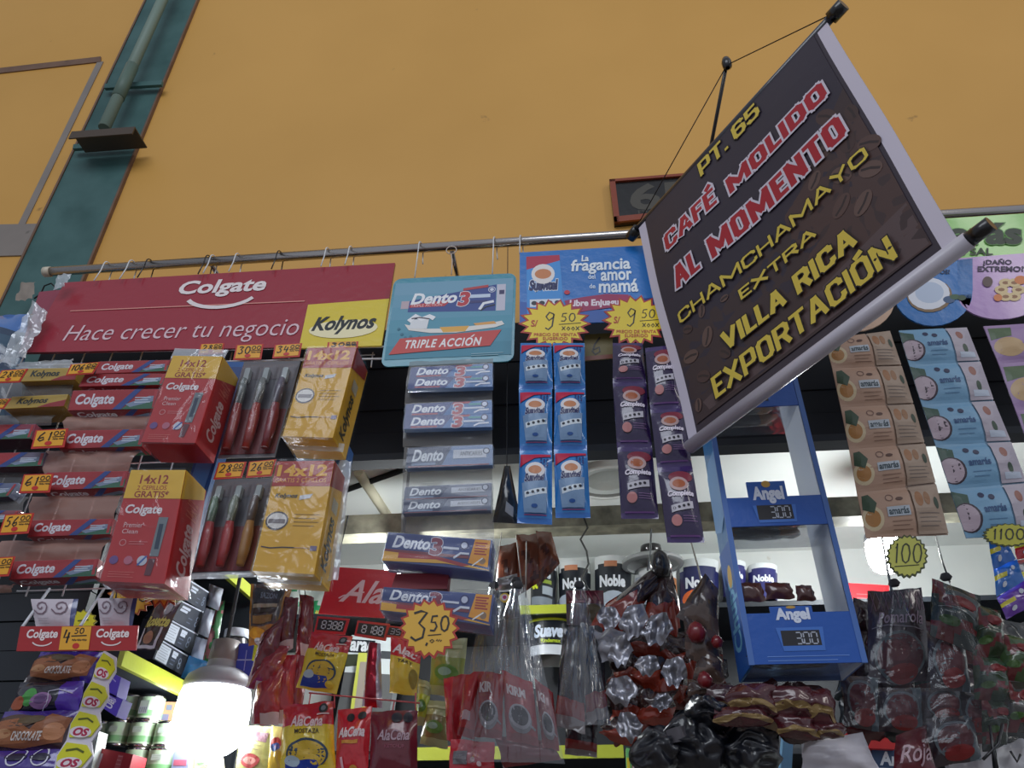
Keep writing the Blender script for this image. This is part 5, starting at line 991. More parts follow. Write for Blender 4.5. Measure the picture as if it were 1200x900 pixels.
def mustard(kind, title):
    def f(k):
        k.text('AlaCena', .22, .2, .8, .33, (244, 214, 216), .03, .3); k.disc(.82, .1, .09, (26, 30, 36)); k.disc(.82, .1, .05, (120, 130, 140)); k.rect(.7, .17, .94, .19, (230, 200, 200)); k.text(title, .3, .365, .74, .42, (60, 50, 30), .02)
        k.ell(.52, .68, .38, .2, (44, 70, 96), 24); k.ell(.52, .69, .34, .18, (214, 180, 60), 24); k.fill([(.12, .8), (.2, .74), (.7, .76), (.8, .94), (.1, .97)], (30, 60, 160)); k.ell(.25, .76, .14, .07, (180, 200, 214)); k.ell(.8, .88, .1, .06, (226, 200, 60))
    return f
mc = lambda u, v: (196, 34, 44) if v < .34 else (232, 206, 50)
loose([(366, 740), (413, 746), (394, 814), (347, 806)], 1.36, mc, 'sauce_pouch', 'yellow mustard pouch with red top under the left digit tag', 'pouch', .014, art=mustard(0, 'MOSTAZA'), group='mustard and ketchup pouches', nu=12, nv=16)
loose([(332, 826), (391, 822), (394, 915), (328, 915)], 1.34, mc, 'sauce_pouch', 'large yellow mustard pouch with red top at the bottom edge', 'pouch', .016, art=mustard(0, 'MOSTAZA'), group='mustard and ketchup pouches', nu=12, nv=16)
loose([(458, 745), (494, 760), (488, 815), (456, 813)], 1.38, lambda u, v: (206, 36, 44) if v < .3 else (226, 196, 60), 'sauce_pouch', 'yellow tartare sauce pouch behind the 3.50 star', 'pouch', .012, art=lambda k: (k.text('Alac', .1, .12, .9, .28, (244, 220, 220), .03, .3), k.text('TÁRT', .3, .36, .8, .44, (60, 50, 30), .02), k.ell(.85, .7, .14, .2, (150, 130, 50))), group='mustard and ketchup pouches')
loose([(396, 832), (436, 828), (430, 915), (393, 915)], 1.33, (206, 30, 44), 'sauce_pouch', 'bright red ketchup pouch at the bottom edge between mustard and maroon pouches', 'pouch', .014, group='mustard and ketchup pouches',
      art=lambda k: (k.disc(.42, .13, .12, (24, 26, 34)), k.disc(.76, .13, .12, (24, 26, 34)), k.text('AlaCena', .1, .28, .86, .42, (246, 226, 228), .04, .3), k.rect(.2, .47, .7, .52, (220, 150, 60)), k.ell(.6, .88, .14, .08, (200, 140, 60)), k.line([(.2, .7), (.3, .95)], .08, (236, 180, 190))))
loose([(436, 834), (490, 832), (488, 915), (432, 915)], 1.33, (110, 26, 44), 'sauce_pouch', 'maroon ketchup pouch with silver script at the bottom edge', 'pouch', .014, group='mustard and ketchup pouches',
      art=lambda k: (k.disc(.56, .12, .11, (26, 28, 44)), k.disc(.8, .12, .11, (26, 28, 44)), k.text('AlaCena', .18, .3, .86, .44, (196, 170, 184), .02, .3), k.text('KETCHUP', .34, .5, .76, .55, (150, 80, 100), .01)))
t = thing('mayo_sachet', 'slim dark red sauce sachet in clear film between two mustard pouches', 'sachet', PY(438, 790, 1.37)); S = SQ([(432, 752), (446, 754), (448, 830), (424, 828)], 1.37, pillow(.012, .02, .004, 6)); mb = MB(); pouch(mb, S, lambda u, v: (150, 30, 50) if .16 < u < .8 else (190, 180, 190), 8, 16); mb.build('pouch', 'foil', t)
for a, b, i in (((362, 812), (492, 824), 0), ((392, 815), (392, 830), 1), ((462, 822), (460, 834), 2), ((487, 812), (487, 834), 3), ((364, 812), (362, 826), 4)):
    wire('wire_hook', f'pink coated wire among the sauce pouches, {["long crossbar","above the bright red pouch","above the maroon pouch","at the right end of the crossbar","above the large mustard pouch"][i]}', [PY(*a, 1.36), PY(*b, 1.36)], .0013, (196, 90, 96), group='pink wires of the sauce pouches')
# long red sachets at the left of the sauces
red_long = [([(316, 758), (340, 756), (318, 812), (287, 806)], 'upper left with white corner', (150, 40, 56)), ([(334, 700), (350, 700), (343, 760), (318, 770)], 'dark, hanging highest beside the seasoning pouch', (96, 26, 36)), ([(352, 696), (368, 700), (366, 770), (346, 768)], 'hanging beside the red script sign', (120, 28, 38)), ([(302, 790), (332, 776), (326, 850), (294, 848)], 'middle left above the olive pouch', (168, 44, 54)), ([(324, 768), (348, 768), (342, 848), (304, 850)], 'with a round eyelet, middle of the bunch', (172, 36, 48)), ([(346, 766), (362, 770), (352, 850), (334, 850)], 'rightmost, against the upper mustard pouch', (140, 34, 48)), ([(306, 744), (334, 720), (322, 784), (290, 800)], 'dark upper end at left', (110, 34, 48))]
for i, (q, nm, c) in enumerate(red_long):
    loose(q, 1.40+.012*(i % 3), lambda u, v, c=c: (214, 190, 196) if (v > .8 and u > .3) or (i % 3 == 0 and u < .12) else c, 'ketchup_sachet', f'long red sauce sachet, {nm}', 'sachet', .014, 'sachet', 'bunch of long red sauce sachets', .005, nv=16)
loose([(364, 742), (372, 740), (366, 800), (358, 806)], 1.44, (206, 176, 130), 'wooden_stick', 'pale curled strip between the red sachets and the mustard', 'strip', .004)
for a, b, nm in (((350, 684), (352, 704), 'left'), ((356, 682), (358, 700), 'right')): wire('wire_hook', f'thin black wire above the red sachet bunch, {nm} one of two', [PY(*a, 1.42), PY(*b, 1.42)], .001, (30, 30, 34), group='black wires of the red sachet bunch')
# green pouches
gl = [([(508, 752), (548, 748), (540, 822), (502, 812)], 'behind the 3.50 star, upper', (132, 142, 60)), ([(500, 820), (526, 822), (524, 878), (492, 872)], 'brownish, below the upper green one', (128, 116, 70)), ([(490, 795), (506, 800), (500, 850), (486, 850)], 'lime, against the maroon pouch', (176, 186, 60))]
for q, nm, c in gl: loose(q, 1.42, lambda u, v, c=c: c if .3 < v < .8 else (166, 168, 120), 'olive_sachet', f'green olive sachet {nm}', 'sachet', .014, group='green olive sachets', art=lambda k: (k.ell(.5, .6, .36, .14, (90, 130, 50)), k.ell(.45, .58, .2, .07, (140, 170, 150)), k.rect(.1, .12, .9, .18, (190, 190, 150))))
cart([(420, 765), (434, 765), (424, 878), (404, 878)], 2.14, (186, 190, 80), 'lime_tube', 'lime framed grey tube behind the sauce pouches', 'tube', .02, lambda k: (k.rect(.25, .1, .75, .6, (150, 140, 130)),))
# coffee bottle carton "Marac.."
cart([(412, 744), (470, 748), (450, 880), (386, 880)], 2.2, (206, 214, 216), 'white_carton', 'white carton with black lettering behind the sauce pouches', 'box', .05, lambda k: (k.rect(.0, .04, .5, .16, (26, 30, 40)), k.text('arac', .03, .06, .46, .14, (226, 230, 234), .04), k.fill([(0, .18), (0, .29), (.5, .26), (.5, .16)], (60, 66, 50)), k.rect(.65, .13, .95, .2, (60, 64, 70)), k.rect(.0, .34, 1, 1, (90, 92, 94))))
# sauce sachet tips peeping at the right foot
loose([(520, 795), (546, 790), (540, 875), (524, 868)], 1.30, lambda u, v: (206, 40, 56) if u < .5 else (170, 34, 46), 'coffee_sachet', 'bright red crumpled sachet at the left end of the red coffee bag', 'sachet', .014, group='red coffee sachets in clear bags')
# ================================================================== RED COFFEE SACHETS IN CLEAR BAGS
def kirma(k, n=4):
    k.text('KIRMA'[:n], .14, .2, .2+.13*n, .33, (222, 206, 208), .05); k.lines(.14, .38, .6, .4, 1, (170, 90, 90), .008)
    k.ell(.5, .68, .36, .2, (130, 128, 134), 22); k.ell(.5, .64, .34, .18, (170, 168, 176), 22); k.ell(.5, .63, .27, .14, (40, 38, 48), 22); k.line([(.78, .74), (.95, .78)], .07, (150, 148, 156))
KG = 'red coffee sachets in clear bags'
for q, n, lab, c in (([(560, 786), (590, 790), (588, 868), (556, 862)], 3, 'red coffee sachet with a black cup, left one of three', (158, 32, 38)), ([(588, 785), (624, 800), (632, 874), (594, 868)], 4, 'red coffee sachet with a black cup, middle one of three', (160, 34, 40)), ([(626, 794), (648, 812), (656, 880), (636, 876)], 2, 'dark red coffee sachet with a narrow cup, right one of three', (126, 28, 36)),
    ([(545, 790), (561, 788), (556, 866), (536, 862)], 0, 'plain red coffee sachet seen edge on beside the bright one', (176, 36, 42))):
    loose(q, 1.24, (lambda u, v, c=c: c if v < .86 else (136, 30, 36)), 'coffee_sachet', lab, 'sachet', .014, art=(lambda k, n=n: kirma(k, n)) if n else (lambda k: k.rect(.2, .62, .7, .76, (200, 170, 176))), group=KG, nv=16)
loose([(528, 866), (580, 870), (578, 915), (524, 915)], 1.22, (190, 30, 48), 'coffee_sachet', 'bright red sachet with a small grey square at the bottom edge', 'sachet', .012, art=lambda k: (k.rect(.1, .3, .42, .62, (110, 106, 112)), k.disc(.55, .5, .05, (236, 200, 206)), k.disc(.7, .6, .05, (236, 200, 206))), group=KG)
loose([(580, 862), (640, 868), (660, 890), (590, 900)], 1.25, (112, 24, 34), 'coffee_sachet', 'dark red folded sachet under the coffee cups', 'sachet', .012, group=KG)
# bundles of clear film above them
def clear_bag(q, Y, label, mat='bag_film', amp=.012, sd=1, name='clear_bag', c=(190, 195, 205), fan=True):
    S = SQ(q, Y, lambda u, v: amp*noise.noise(Vector((u*6+sd, v*1.2, sd)))+.016*max(0, sin(pi*u))); t = thing(name, label, 'plastic bag', mid(S)); mb = MB(); grid(mb, S, 22, 10, c); mb.build('film', mat, t)
    mb = MB(); a = S.at(.5, 0); mb.lathe(a-Vector((0, 0, .004)), [(.006, 0), (.009, .004), (.006, .01)], 10, [(60, 60, 64)]*2); mb.build('knot', 'matte', t); return t
clear_bag([(600, 690), (616, 690), (662, 895), (530, 895)], 1.21, 'clear plastic bag knotted above the red coffee sachets', 'neck_film', .008, 3)
clear_bag([(572, 690), (588, 690), (600, 800), (545, 798)], 1.26, 'smoky clear bag neck over the left red coffee sachets', 'neck_film', .004, 8)
clear_bag([(598, 685), (614, 685), (640, 812), (590, 800)], 1.27, 'smoky clear bag neck over the right red coffee sachets', 'neck_film', .004, 12)
for a, b, nm in (((588, 624), (578, 690), 'leftmost'), ((605, 628), (612, 692), 'second'), ((617, 628), (616, 700), 'third')): wire('hanging_string', f'pale string hanging from the beam by the brown packets, {nm} of three', [PY(*a, 1.70), PY(*b, 1.3)], .0012, (150, 146, 140), 'matte', 'strings hanging from the beam', 'string')
# brown packets behind
br = [([(584, 640), (606, 636), (606, 700), (580, 700)], 'left one, below the beam'), ([(605, 626), (634, 626), (636, 680), (604, 700)], 'middle one, below the beam'), ([(628, 622), (646, 624), (656, 660), (630, 690)], 'right one with a pale edge')]
for i, (q, nm) in enumerate(br): loose(q, 1.66, lambda u, v: (122, 66, 44) if noise.noise(Vector((u*3, v*4, 3))) > -.2 else (84, 44, 32), 'brown_packet', f'reddish brown snack packet, {nm}', 'packet', .014, group='reddish brown snack packets')
loose([(582, 678), (606, 672), (608, 690), (584, 694)], 1.55, (140, 138, 142), 'foil_scrap', 'grey foil fold at the foot of the brown packets', 'foil', .008, 'foil')
loose([(578, 692), (606, 690), (610, 724), (578, 728)], 1.5, (24, 26, 32), 'black_packet', 'black packet with a yellow ringed round emblem', 'packet', .01, art=lambda k: (k.rect(.25, .02, .75, .1, (220, 222, 226)), k.disc(.48, .32, .2, (226, 190, 70)), k.disc(.48, .32, .13, (236, 226, 236)), k.disc(.48, .32, .08, (190, 60, 120))))

# ================================================================== TOILET PAPER ON THE TOP SHELF
def roll_pack(q, Y, label, top, txt, art=None, ca=(30, 34, 42), crown=.14):
    S = SQ(q, Y, lambda u, v: .03*max(0, sin(pi*u))**.6); t = thing('toilet_paper_pack', label, 'toilet paper', mid(S), 'toilet paper packs on the top shelf')
    mb = MB(); grid(mb, S, 12, 14, lambda u, v: top if v < crown+.05*abs(u-.5)*2 else ca); grid(mb, S, 12, 8, (200, 204, 206), -.14, 1); 
    k0 = len(mb.v); n = 12
    for off in (0, -.14):
        for i in range(n+1): mb.v.append(S.at(i/n, 0, off))
    for i in range(n): mb.face([k0+i, k0+i+1, k0+n+2+i, k0+n+1+i], top)
    for u in (0, 1): mb.poly([S.at(u, 0, 0), S.at(u, 1, 0), S.at(u, 1, -.14), S.at(u, 0, -.14)], ca)
    o = mb.build('wrapper', 'gloss', t); k = Ink(S, .001)
    if txt: k.text(txt, .14, .36, .82, .54, (226, 230, 236), .05)
    if art: art(k)
    k.done('printed_front', o); return t
WT = (214, 218, 218)
roll_pack([(654, 660), (692, 660), (692, 722), (656, 722)], 2.28, 'black toilet paper pack with a white top, left of two alike', WT, 'Noble', lambda k: (k.rect(.2, .1, .6, .2, (196, 130, 96)), k.ell(.2, .85, .3, .2, (170, 180, 196))))
roll_pack([(697, 654), (740, 655), (739, 722), (698, 722)], 2.28, 'black toilet paper pack with a pale round pattern, right of two alike', WT, 'Noble', lambda k: (k.rect(.25, .1, .6, .2, (196, 130, 96)), k.ell(.5, .82, .46, .2, (176, 186, 200))))
roll_pack([(622, 660), (652, 662), (650, 716), (622, 712)], 2.26, 'black toilet paper pack with 40 in lime green letters', WT, '', lambda k: (k.text('Suave', .1, .24, .8, .38, (220, 226, 232), .04, .2), k.text('40', .02, .46, .36, .62, (214, 224, 50), .06), k.rect(.45, .42, .85, .5, (150, 170, 60)), k.rect(.5, .56, .9, .74, (170, 180, 190)), k.rect(.04, .8, .9, .98, (130, 140, 150))), crown=.1)
roll_pack([(796, 658), (842, 658), (842, 722), (798, 722)], 2.28, 'navy toilet paper pack with an orange dome, left of the blue display', WT, 'Noble', lambda k: (k.ell(.34, .74, .3, .16, (232, 110, 50)), k.rect(0, .82, .8, 1, (206, 206, 212))), (34, 38, 84))
roll_pack([(846, 660), (874, 660), (874, 700), (848, 700)], 2.28, 'navy toilet paper pack seen through the left part of the blue display', WT, 'Noble', None, (44, 44, 104))
roll_pack([(877, 663), (911, 664), (911, 704), (877, 704)], 2.28, 'navy toilet paper pack seen through the middle of the blue display', WT, 'Noble', None, (44, 44, 104))
roll_pack([(744, 668), (792, 668), (795, 722), (742, 722)], 2.28, 'plain pale toilet paper pack between the black and the navy ones', WT, '', lambda k: (k.rect(.02, .2, .4, .9, (160, 168, 180)), k.rect(.9, .2, 1, .6, (190, 130, 90))), (206, 210, 212))
roll_pack([(620, 728), (666, 726), (666, 770), (622, 770)], 2.2, 'black and lime paper pack below the top shelf', (200, 212, 50), '', lambda k: (k.text('Suave', .14, .2, .86, .52, (210, 222, 240), .05, .2), k.text('Rindemax', .3, .58, .8, .68, (190, 210, 50), .03), k.rect(0, .74, 1, 1, (206, 212, 220))), crown=.06)
# round pan above
t = thing('round_lid', 'grey round pan lid lying on top of the toilet paper packs', 'lid', PY(765, 664, 2.2)); c = PY(765, 664, 2.2); mb = MB(); mb.lathe(c, [(.075, 0), (.09, .004), (.088, .016), (.05, .03), (.02, .036), (0, .036)], 28, [(110, 112, 112), (150, 152, 152), (126, 128, 128), (140, 142, 142), (140, 142, 142)]); mb.build('dome', 'painted_metal', t)
mb = MB(); mb.lathe(c+Vector((0, 0, .036)), [(.02, 0), (.032, .012), (.03, .026), (0, .03)], 16, [(34, 32, 34)]*3); mb.build('knob', 'gloss', t)
# shelf rear cartons
cart([(992, 683), (1042, 686), (1042, 736), (1000, 734)], 2.25, (226, 40, 50), 'red_box', 'bright red box with white letters right of the blue display', 'box', .08, lambda k: (k.text('AM', .35, .62, .7, .8, (240, 230, 220), .05), k.lines(.2, .25, .8, .34, 2, (240, 130, 130), .015)))
cart([(994, 858), (1048, 862), (1050, 878), (998, 876)], 1.9, (206, 40, 42), 'red_box', 'flat red box under the dark tomato sachets', 'box', .06, lambda k: (k.rect(.1, .2, .4, .5, (220, 190, 150)),))
cart([(1022, 876), (1056, 880), (1056, 915), (1022, 915)], 1.92, (40, 70, 110), 'blue_carton', 'blue white carton with pale letters at the bottom right', 'box', .06, lambda k: (k.text('An', .3, .1, .9, .5, (220, 230, 240), .04), k.rect(0, .6, 1, 1, (200, 210, 220))))
cart([(500, 878), (528, 874), (528, 886), (500, 890)], 2.2, (206, 90, 60), 'orange_packet', 'small orange red packet on the lower back shelf beside the maroon pouch', 'packet', .04, lambda k: (k.rect(.4, .1, .6, .9, (40, 40, 46)),))
cart([(734, 876), (746, 880), (752, 915), (735, 915)], 1.9, (110, 190, 120), 'green_carton', 'green and yellow carton edge at the right end of the lower shelf', 'box', .05, lambda k: (k.rect(0, .3, .25, 1, (226, 206, 60)), k.rect(.4, .3, 1, 1, (140, 30, 40)), k.text('h', .5, .4, .8, .7, (236, 220, 226), .04)))

# ================================================================== DARK SACHET CLUSTERS
def dark_long(q, Y, label, c1=(34, 34, 44), c2=(120, 36, 34), split=.72, group='long dark sachets with red ends'):
    return loose(q, Y, lambda u, v: c1 if v < split else (c2 if v < .9 else (120, 112, 112)), 'dark_sachet', label, 'sachet', .012, 'sachet', group, .006, nv=18)
S = SQ([(663, 692), (707, 692), (709, 734), (664, 732)], 1.5, pillow(.008, .03, .002, 4)); t = thing('tomato_packet', 'maroon packet with a lattice top in front of the black toilet paper', 'packet', mid(S)); mb = MB(); pouch(mb, S, lambda u, v: (90, 26, 44) if v < .45 else (84, 74, 84), 10, 10); o = mb.build('pouch', 'sachet', t); k = Ink(S, .001)
for i in range(5): k.line([(.05+.18*i, .05), (.17+.18*i, .3)], .03, (140, 60, 80), False)
k.rect(.08, .34, .5, .38, (150, 80, 96)); k.ell(.72, .68, .24, .26, (80, 70, 46)); k.done('printed_front', o)
for i, (q, nm) in enumerate([([(660, 735), (682, 735), (686, 862), (650, 848)], 'nearest the red coffee sachets'), ([(680, 730), (706, 735), (712, 840), (688, 850)], 'second from the red coffee sachets'), ([(664, 820), (700, 830), (700, 888), (662, 884)], 'low, just above the lime shelf edge')]): dark_long(q, 1.28+.03*i, f'long dark sachet with a red foot, {nm}')
wire('s_hook', 'twisted black wire hook on the beam above the maroon lattice packet', [PY(684, 606, 1.72)+Vector((.01*sin(a*2.2), 0, 0))+(PY(688, 694, 1.52)-PY(684, 606, 1.72))*(a/6) for a in range(7)], .0022, (34, 34, 36))
wire('s_hook', 'steel wire hook on the beam left of the navy toilet paper', [PY(763, 620, 1.72), PY(762, 650, 1.66), PY(759, 668, 1.6)], .0024, (120, 124, 128))
wire('s_hook', 'pale wire strands dropping to the brown bags beside the blue display', [PY(806, 610, 1.725), PY(810, 636, 1.7), PY(818, 664, 1.5), PY(824, 692, 1.36)], .0018, (150, 140, 130))
wire('s_hook', 'dark wire with a ring on the ceiling rail above the right hanging bags', [PY(1090, 607, 1.725), PY(1097, 630, 1.5), PY(1105, 660, 1.4), PY(1113, 682, 1.36)], .0016, (70, 74, 78))
wire('s_hook', 'grey wire above the lattice topped sachet at right', [PY(1030, 608, 1.725), PY(1040, 668, 1.4), PY(1046, 698, 1.34)], .0022, (110, 120, 128))
# fan of vinegar sachets with silver tails, knotted at the top
fan = [([(762, 672), (776, 680), (726, 742), (700, 720)], 0), ([(768, 682), (790, 682), (786, 745), (756, 742)], 1), ([(778, 680), (792, 690), (796, 730), (786, 740)], 0), ([(734, 742), (766, 740), (774, 772), (742, 770)], 1), ([(770, 745), (806, 748), (810, 786), (778, 784)], 1), ([(716, 770), (746, 764), (756, 800), (726, 806)], 0), ([(744, 770), (782, 776), (774, 806), (740, 800)], 1), ([(776, 784), (806, 790), (800, 818), (766, 814)], 1), ([(716, 812), (756, 806), (760, 846), (724, 850)], 0), ([(752, 815), (788, 812), (784, 846), (752, 850)], 1), ([(706, 846), (744, 842), (742, 870), (712, 864)], 0), ([(700, 740), (732, 742), (728, 772), (704, 776)], 2), ([(804, 760), (826, 762), (822, 800), (806, 798)], 1)]
fl = ['leftmost of the top fan', 'in the centre of the top fan', 'right edge of the top fan', 'second row, left', 'second row, right', 'third row, left', 'third row, centre', 'third row, right', 'fourth row, left', 'fourth row, right', 'lowest, beside the lime shelf end', 'left, all silver', 'right, under the brown bags']
for i, (q, kd) in enumerate(fan):
    mx_, my_ = sum(p[0] for p in q)/4, sum(p[1] for p in q)/4; q = [(mx_+(x-mx_)*1.25, my_+(y-my_)*1.25) for x, y in q]
    c1, c2 = ((52, 26, 24), (150, 52, 34)) if kd < 2 else ((150, 150, 160), (170, 170, 180))
    loose(q, 1.34-.012*(i//3), lambda u, v, a=c1, b=c2: a if v < .5 else b, 'sauce_sachet', f'brown sauce sachet with a silver tail, {fl[i]}', 'sachet', .016, 'sachet', 'brown sauce sachets with silver tails', .008, wob=.2, rnd=.4)
tails = [([(700, 712), (728, 716), (722, 736), (702, 732)]), ([(726, 716), (762, 710), (752, 744), (728, 742)]), ([(754, 726), (790, 722), (784, 750), (752, 752)]), ([(742, 772), (776, 770), (768, 790), (748, 788)]), ([(774, 776), (806, 774), (802, 800), (780, 802)]), ([(708, 800), (744, 794), (746, 820), (718, 824)]), ([(720, 838), (750, 840), (752, 862), (728, 866)]), ([(764, 815), (790, 816), (784, 830), (766, 832)]), ([(712, 752), (742, 748), (738, 776), (716, 778)])]
for i, q in enumerate(tails):
    mx_, my_ = sum(p[0] for p in q)/4, sum(p[1] for p in q)/4; q = [(mx_+(x-mx_)*1.2, my_+(y-my_)*1.35) for x, y in q]
    S = SQ(q, 1.262+.004*(i % 3), lambda u, v, i=i: .012*noise.noise(Vector((u*4, v*4, i*3.3)))); mb = MB(); q2 = roundrect(.3, .3, 3)
    pts = [S.at(u+.08*noise.noise(Vector((u*7, v*7, i))), v+.1*noise.noise(Vector((v*6, u*6, i+4)))) for u, v in q2]
    def fan_at(u, v, off=0.0, side=1, S=S, i=i):
        w = .42+.58*v; u2 = .5+(u-.5)*w; v2 = v*(1-.45*(2*abs(u-.5))**2)+.09*sin(u*17+i)*v
        return Surf.at(S, u2, v2, off, side)
    S.at = fan_at
    grid(mb, S, 16, 8, (150, 150, 158)); prop(mb.build('foil_tail', 'foil'), f'crumpled silver foil tail of a sauce sachet, {["far left","left of the knot","under the knot","second row","second row right","left middle","bottom left","bottom right","left under the top fan"][i]}', 'foil', 'silver foil tails of the sauce sachets')
S = PY(774, 664, 1.34); mb = MB(); mb.lathe(S-Vector((0, 0, .02)), [(.006, .05), (.016, .04), (.02, .02), (.014, 0), (0, -.004)], 12, [(30, 28, 30)]*4); prop(mb.build('bag_knot', 'sachet'), 'black gathered plastic knot above the brown sauce sachets', 'knot')
# brown paper bags with cherries
cb = [([(826, 672), (842, 690), (842, 750), (792, 722)], 'upper, spreading to the left'), ([(800, 716), (842, 740), (844, 790), (804, 770)], 'middle, with a red round fruit'), ([(820, 756), (846, 770), (848, 800), (812, 796)], 'lower, pale cone'), ([(806, 796), (846, 800), (850, 822), (806, 818)], 'lowest, with pale rings')]
for i, (q, nm) in enumerate(cb): loose(q, 1.24, lambda u, v: (96, 76, 66) if noise.noise(Vector((u*3, v*3, 7))) > 0 else (66, 50, 46), 'brown_bag', f'crinkled brown bag left of the blue display, {nm}', 'bag', .014, group='crinkled brown bags beside the blue display')
for i, (x, y, r) in enumerate(((816, 741, 13), (826, 797, 10), (840, 752, 8))):
    c = PY(x, y, 1.215); rr = r/900*1.35; mb = MB(); mb.lathe(c, [(0, -rr*.8), (rr*.5, -rr*.7), (rr*.8, 0), (rr*.5, rr*.6), (0, rr*.9)], 14, [(120, 26, 32)]*4); prop(mb.build('cherry', 'gloss'), f'shiny red cherry shaped sweet, {["largest, upper one","lower one under the pale cone","small one touching the blue display"][i]}', 'sweet', 'shiny red round sweets in the brown bags')
# black refuse like bags at the bottom
bk_ = [([(742, 852), (800, 846), (812, 915), (735, 915)], 'left'), ([(780, 836), (850, 830), (860, 915), (786, 915)], 'centre with silvery folds'), ([(846, 850), (914, 846), (925, 915), (846, 915)], 'right'), ([(800, 812), (850, 818), (862, 860), (806, 856)], 'upper, below the red sweets')]
for i, (q, nm) in enumerate(bk_): loose(q, 1.20-.01*i, (26, 28, 36), 'black_bag', f'glossy black bag at the bottom centre, {nm}', 'bag', .04, 'gloss', 'glossy black bags at the bottom', .02, nu=18, nv=18, rnd=.9, wob=.12)
S = SQ([(782, 858), (806, 850), (812, 870), (784, 872)], 1.16); mb = MB(); grid(mb, SQ([(780, 856), (806, 850), (814, 868), (784, 872)], 1.17, lambda u, v: .01*sin(pi*u)), 8, 4, (70, 66, 72)); prop(mb.build('ribbed_collar', 'gloss'), 'grey ribbed collar on the left black bag', 'collar')
# burgundy and gold sachets under the display
def gold(k): k.fill([(.0, .62), (.0, .95), (.4, .7), (.7, .72), (1, .95), (1, .8), (.7, .5), (.4, .5)], (140, 116, 74))
gg = [([(852, 806), (906, 806), (912, 838), (858, 838)], 'top left'), ([(894, 808), (950, 806), (958, 842), (900, 842)], 'top centre'), ([(930, 812), (972, 812), (984, 852), (936, 850)], 'top right with grey lettering'), ([(838, 830), (900, 826), (906, 850), (840, 850)], 'lower left'), ([(905, 836), (950, 838), (960, 864), (914, 862)], 'lower centre'), ([(946, 846), (988, 846), (986, 862), (950, 864)], 'lower right')]
for i, (q, nm) in enumerate(gg): loose([(x+(x-918)*.04, y+(y-836)*.12) for x, y in q], 1.13+.008*(i % 3), (74, 24, 32), 'wine_sachet', f'burgundy and gold sachet under the blue display, {nm}', 'sachet', .016, art=gold, group='burgundy and gold sachets', wob=.14, rnd=.35, wr=.008)
# white bag at the bottom
loose([(944, 866), (1010, 858), (1036, 915), (936, 915)], 1.25, (206, 202, 210), 'white_bag', 'plain white carrier bag at the bottom edge right of the black bags', 'bag', .02, 'gloss', None, .012, art=lambda k: k.ell(.18, .95, .12, .12, (150, 40, 50)))
loose([(938, 860), (970, 862), (960, 884), (940, 888)], 1.35, (232, 236, 240), 'paper_slip', 'bright white paper slip with a blue dot above the white carrier bag', 'paper', .002, 'card', art=lambda k: k.disc(.4, .4, .09, (70, 60, 140)))
cart([(918, 862), (930, 864), (928, 900), (915, 900)], 1.4, (120, 170, 210), 'blue_bottle_box', 'small sky blue packet between the black bags and the white bag', 'packet', .02)
# tomato sauce sachets at right
def pomarola(k):
    for i in range(9):
        k.line([(.04+.11*i, .03), (.12+.11*i, .25)], .012, (130, 100, 120), False); k.line([(.12+.11*i, .03), (.04+.11*i, .25)], .012, (110, 84, 100), False)
    k.text('Pomarola', .14, .27, .92, .4, (170, 150, 168), .01, .25); k.line([(.05, .44), (.3, .42), (.95, .46)], .015, (150, 140, 150)); k.ell(.5, .74, .42, .26, (90, 100, 104), 24); k.ell(.5, .74, .38, .23, (88, 34, 42), 24); k.ell(.55, .9, .25, .1, (124, 34, 34)); k.ell(.45, .68, .2, .1, (104, 44, 50))
loose([(1016, 694), (1080, 688), (1092, 800), (1018, 802)], 1.30, (60, 44, 54), 'tomato_sachet', 'dark tomato sauce sachet with a lattice top and a round plate picture', 'sachet', .014, art=pomarola, group='dark tomato sauce sachets', nu=12, nv=18)
def plate_art(k): k.ell(.5, .5, .42, .4, (100, 110, 116), 22); k.ell(.5, .52, .37, .35, (92, 32, 40), 22); k.ell(.55, .8, .3, .16, (134, 34, 34)); k.lines(.3, .15, .6, .2, 2, (150, 150, 160), .012)
tt = [([(1086, 740), (1130, 744), (1138, 812), (1090, 808)], 'right of the lattice topped one'), ([(1028, 806), (1078, 806), (1082, 860), (1030, 858)], 'below the lattice topped one'), ([(1078, 806), (1126, 806), (1130, 846), (1082, 846)], 'below the right plate one'), ([(985, 790), (1028, 794), (1030, 858), (990, 852)], 'touching the blue display corner'), ([(1085, 842), (1140, 838), (1150, 890), (1090, 900)], 'low with a pale glint'), ([(1124, 808), (1160, 816), (1162, 862), (1128, 860)], 'with silver stripes at right')]
for i, (q, nm) in enumerate(tt): loose(q, 1.27+.01*(i % 3), lambda u, v: (56, 44, 52) if u < .8 else (84, 96, 104), 'tomato_sachet', f'dark tomato sauce sachet, {nm}', 'sachet', .016, art=plate_art, group='dark tomato sauce sachets')
gr = [([(1092, 678), (1148, 698), (1150, 770), (1090, 744)], 'large, under the wire ring', (44, 56, 54)), ([(1140, 708), (1172, 716), (1180, 770), (1140, 772)], 'upper right', (50, 66, 44)), ([(1172, 742), (1210, 750), (1210, 800), (1172, 796)], 'at the right edge, upper', (58, 84, 44)), ([(1140, 768), (1180, 772), (1184, 822), (1142, 820)], 'centre', (48, 72, 48)), ([(1176, 798), (1210, 800), (1210, 860), (1176, 858)], 'at the right edge, lower', (54, 50, 44)), ([(1150, 820), (1184, 822), (1180, 872), (1152, 872)], 'bottom centre', (44, 60, 44))]
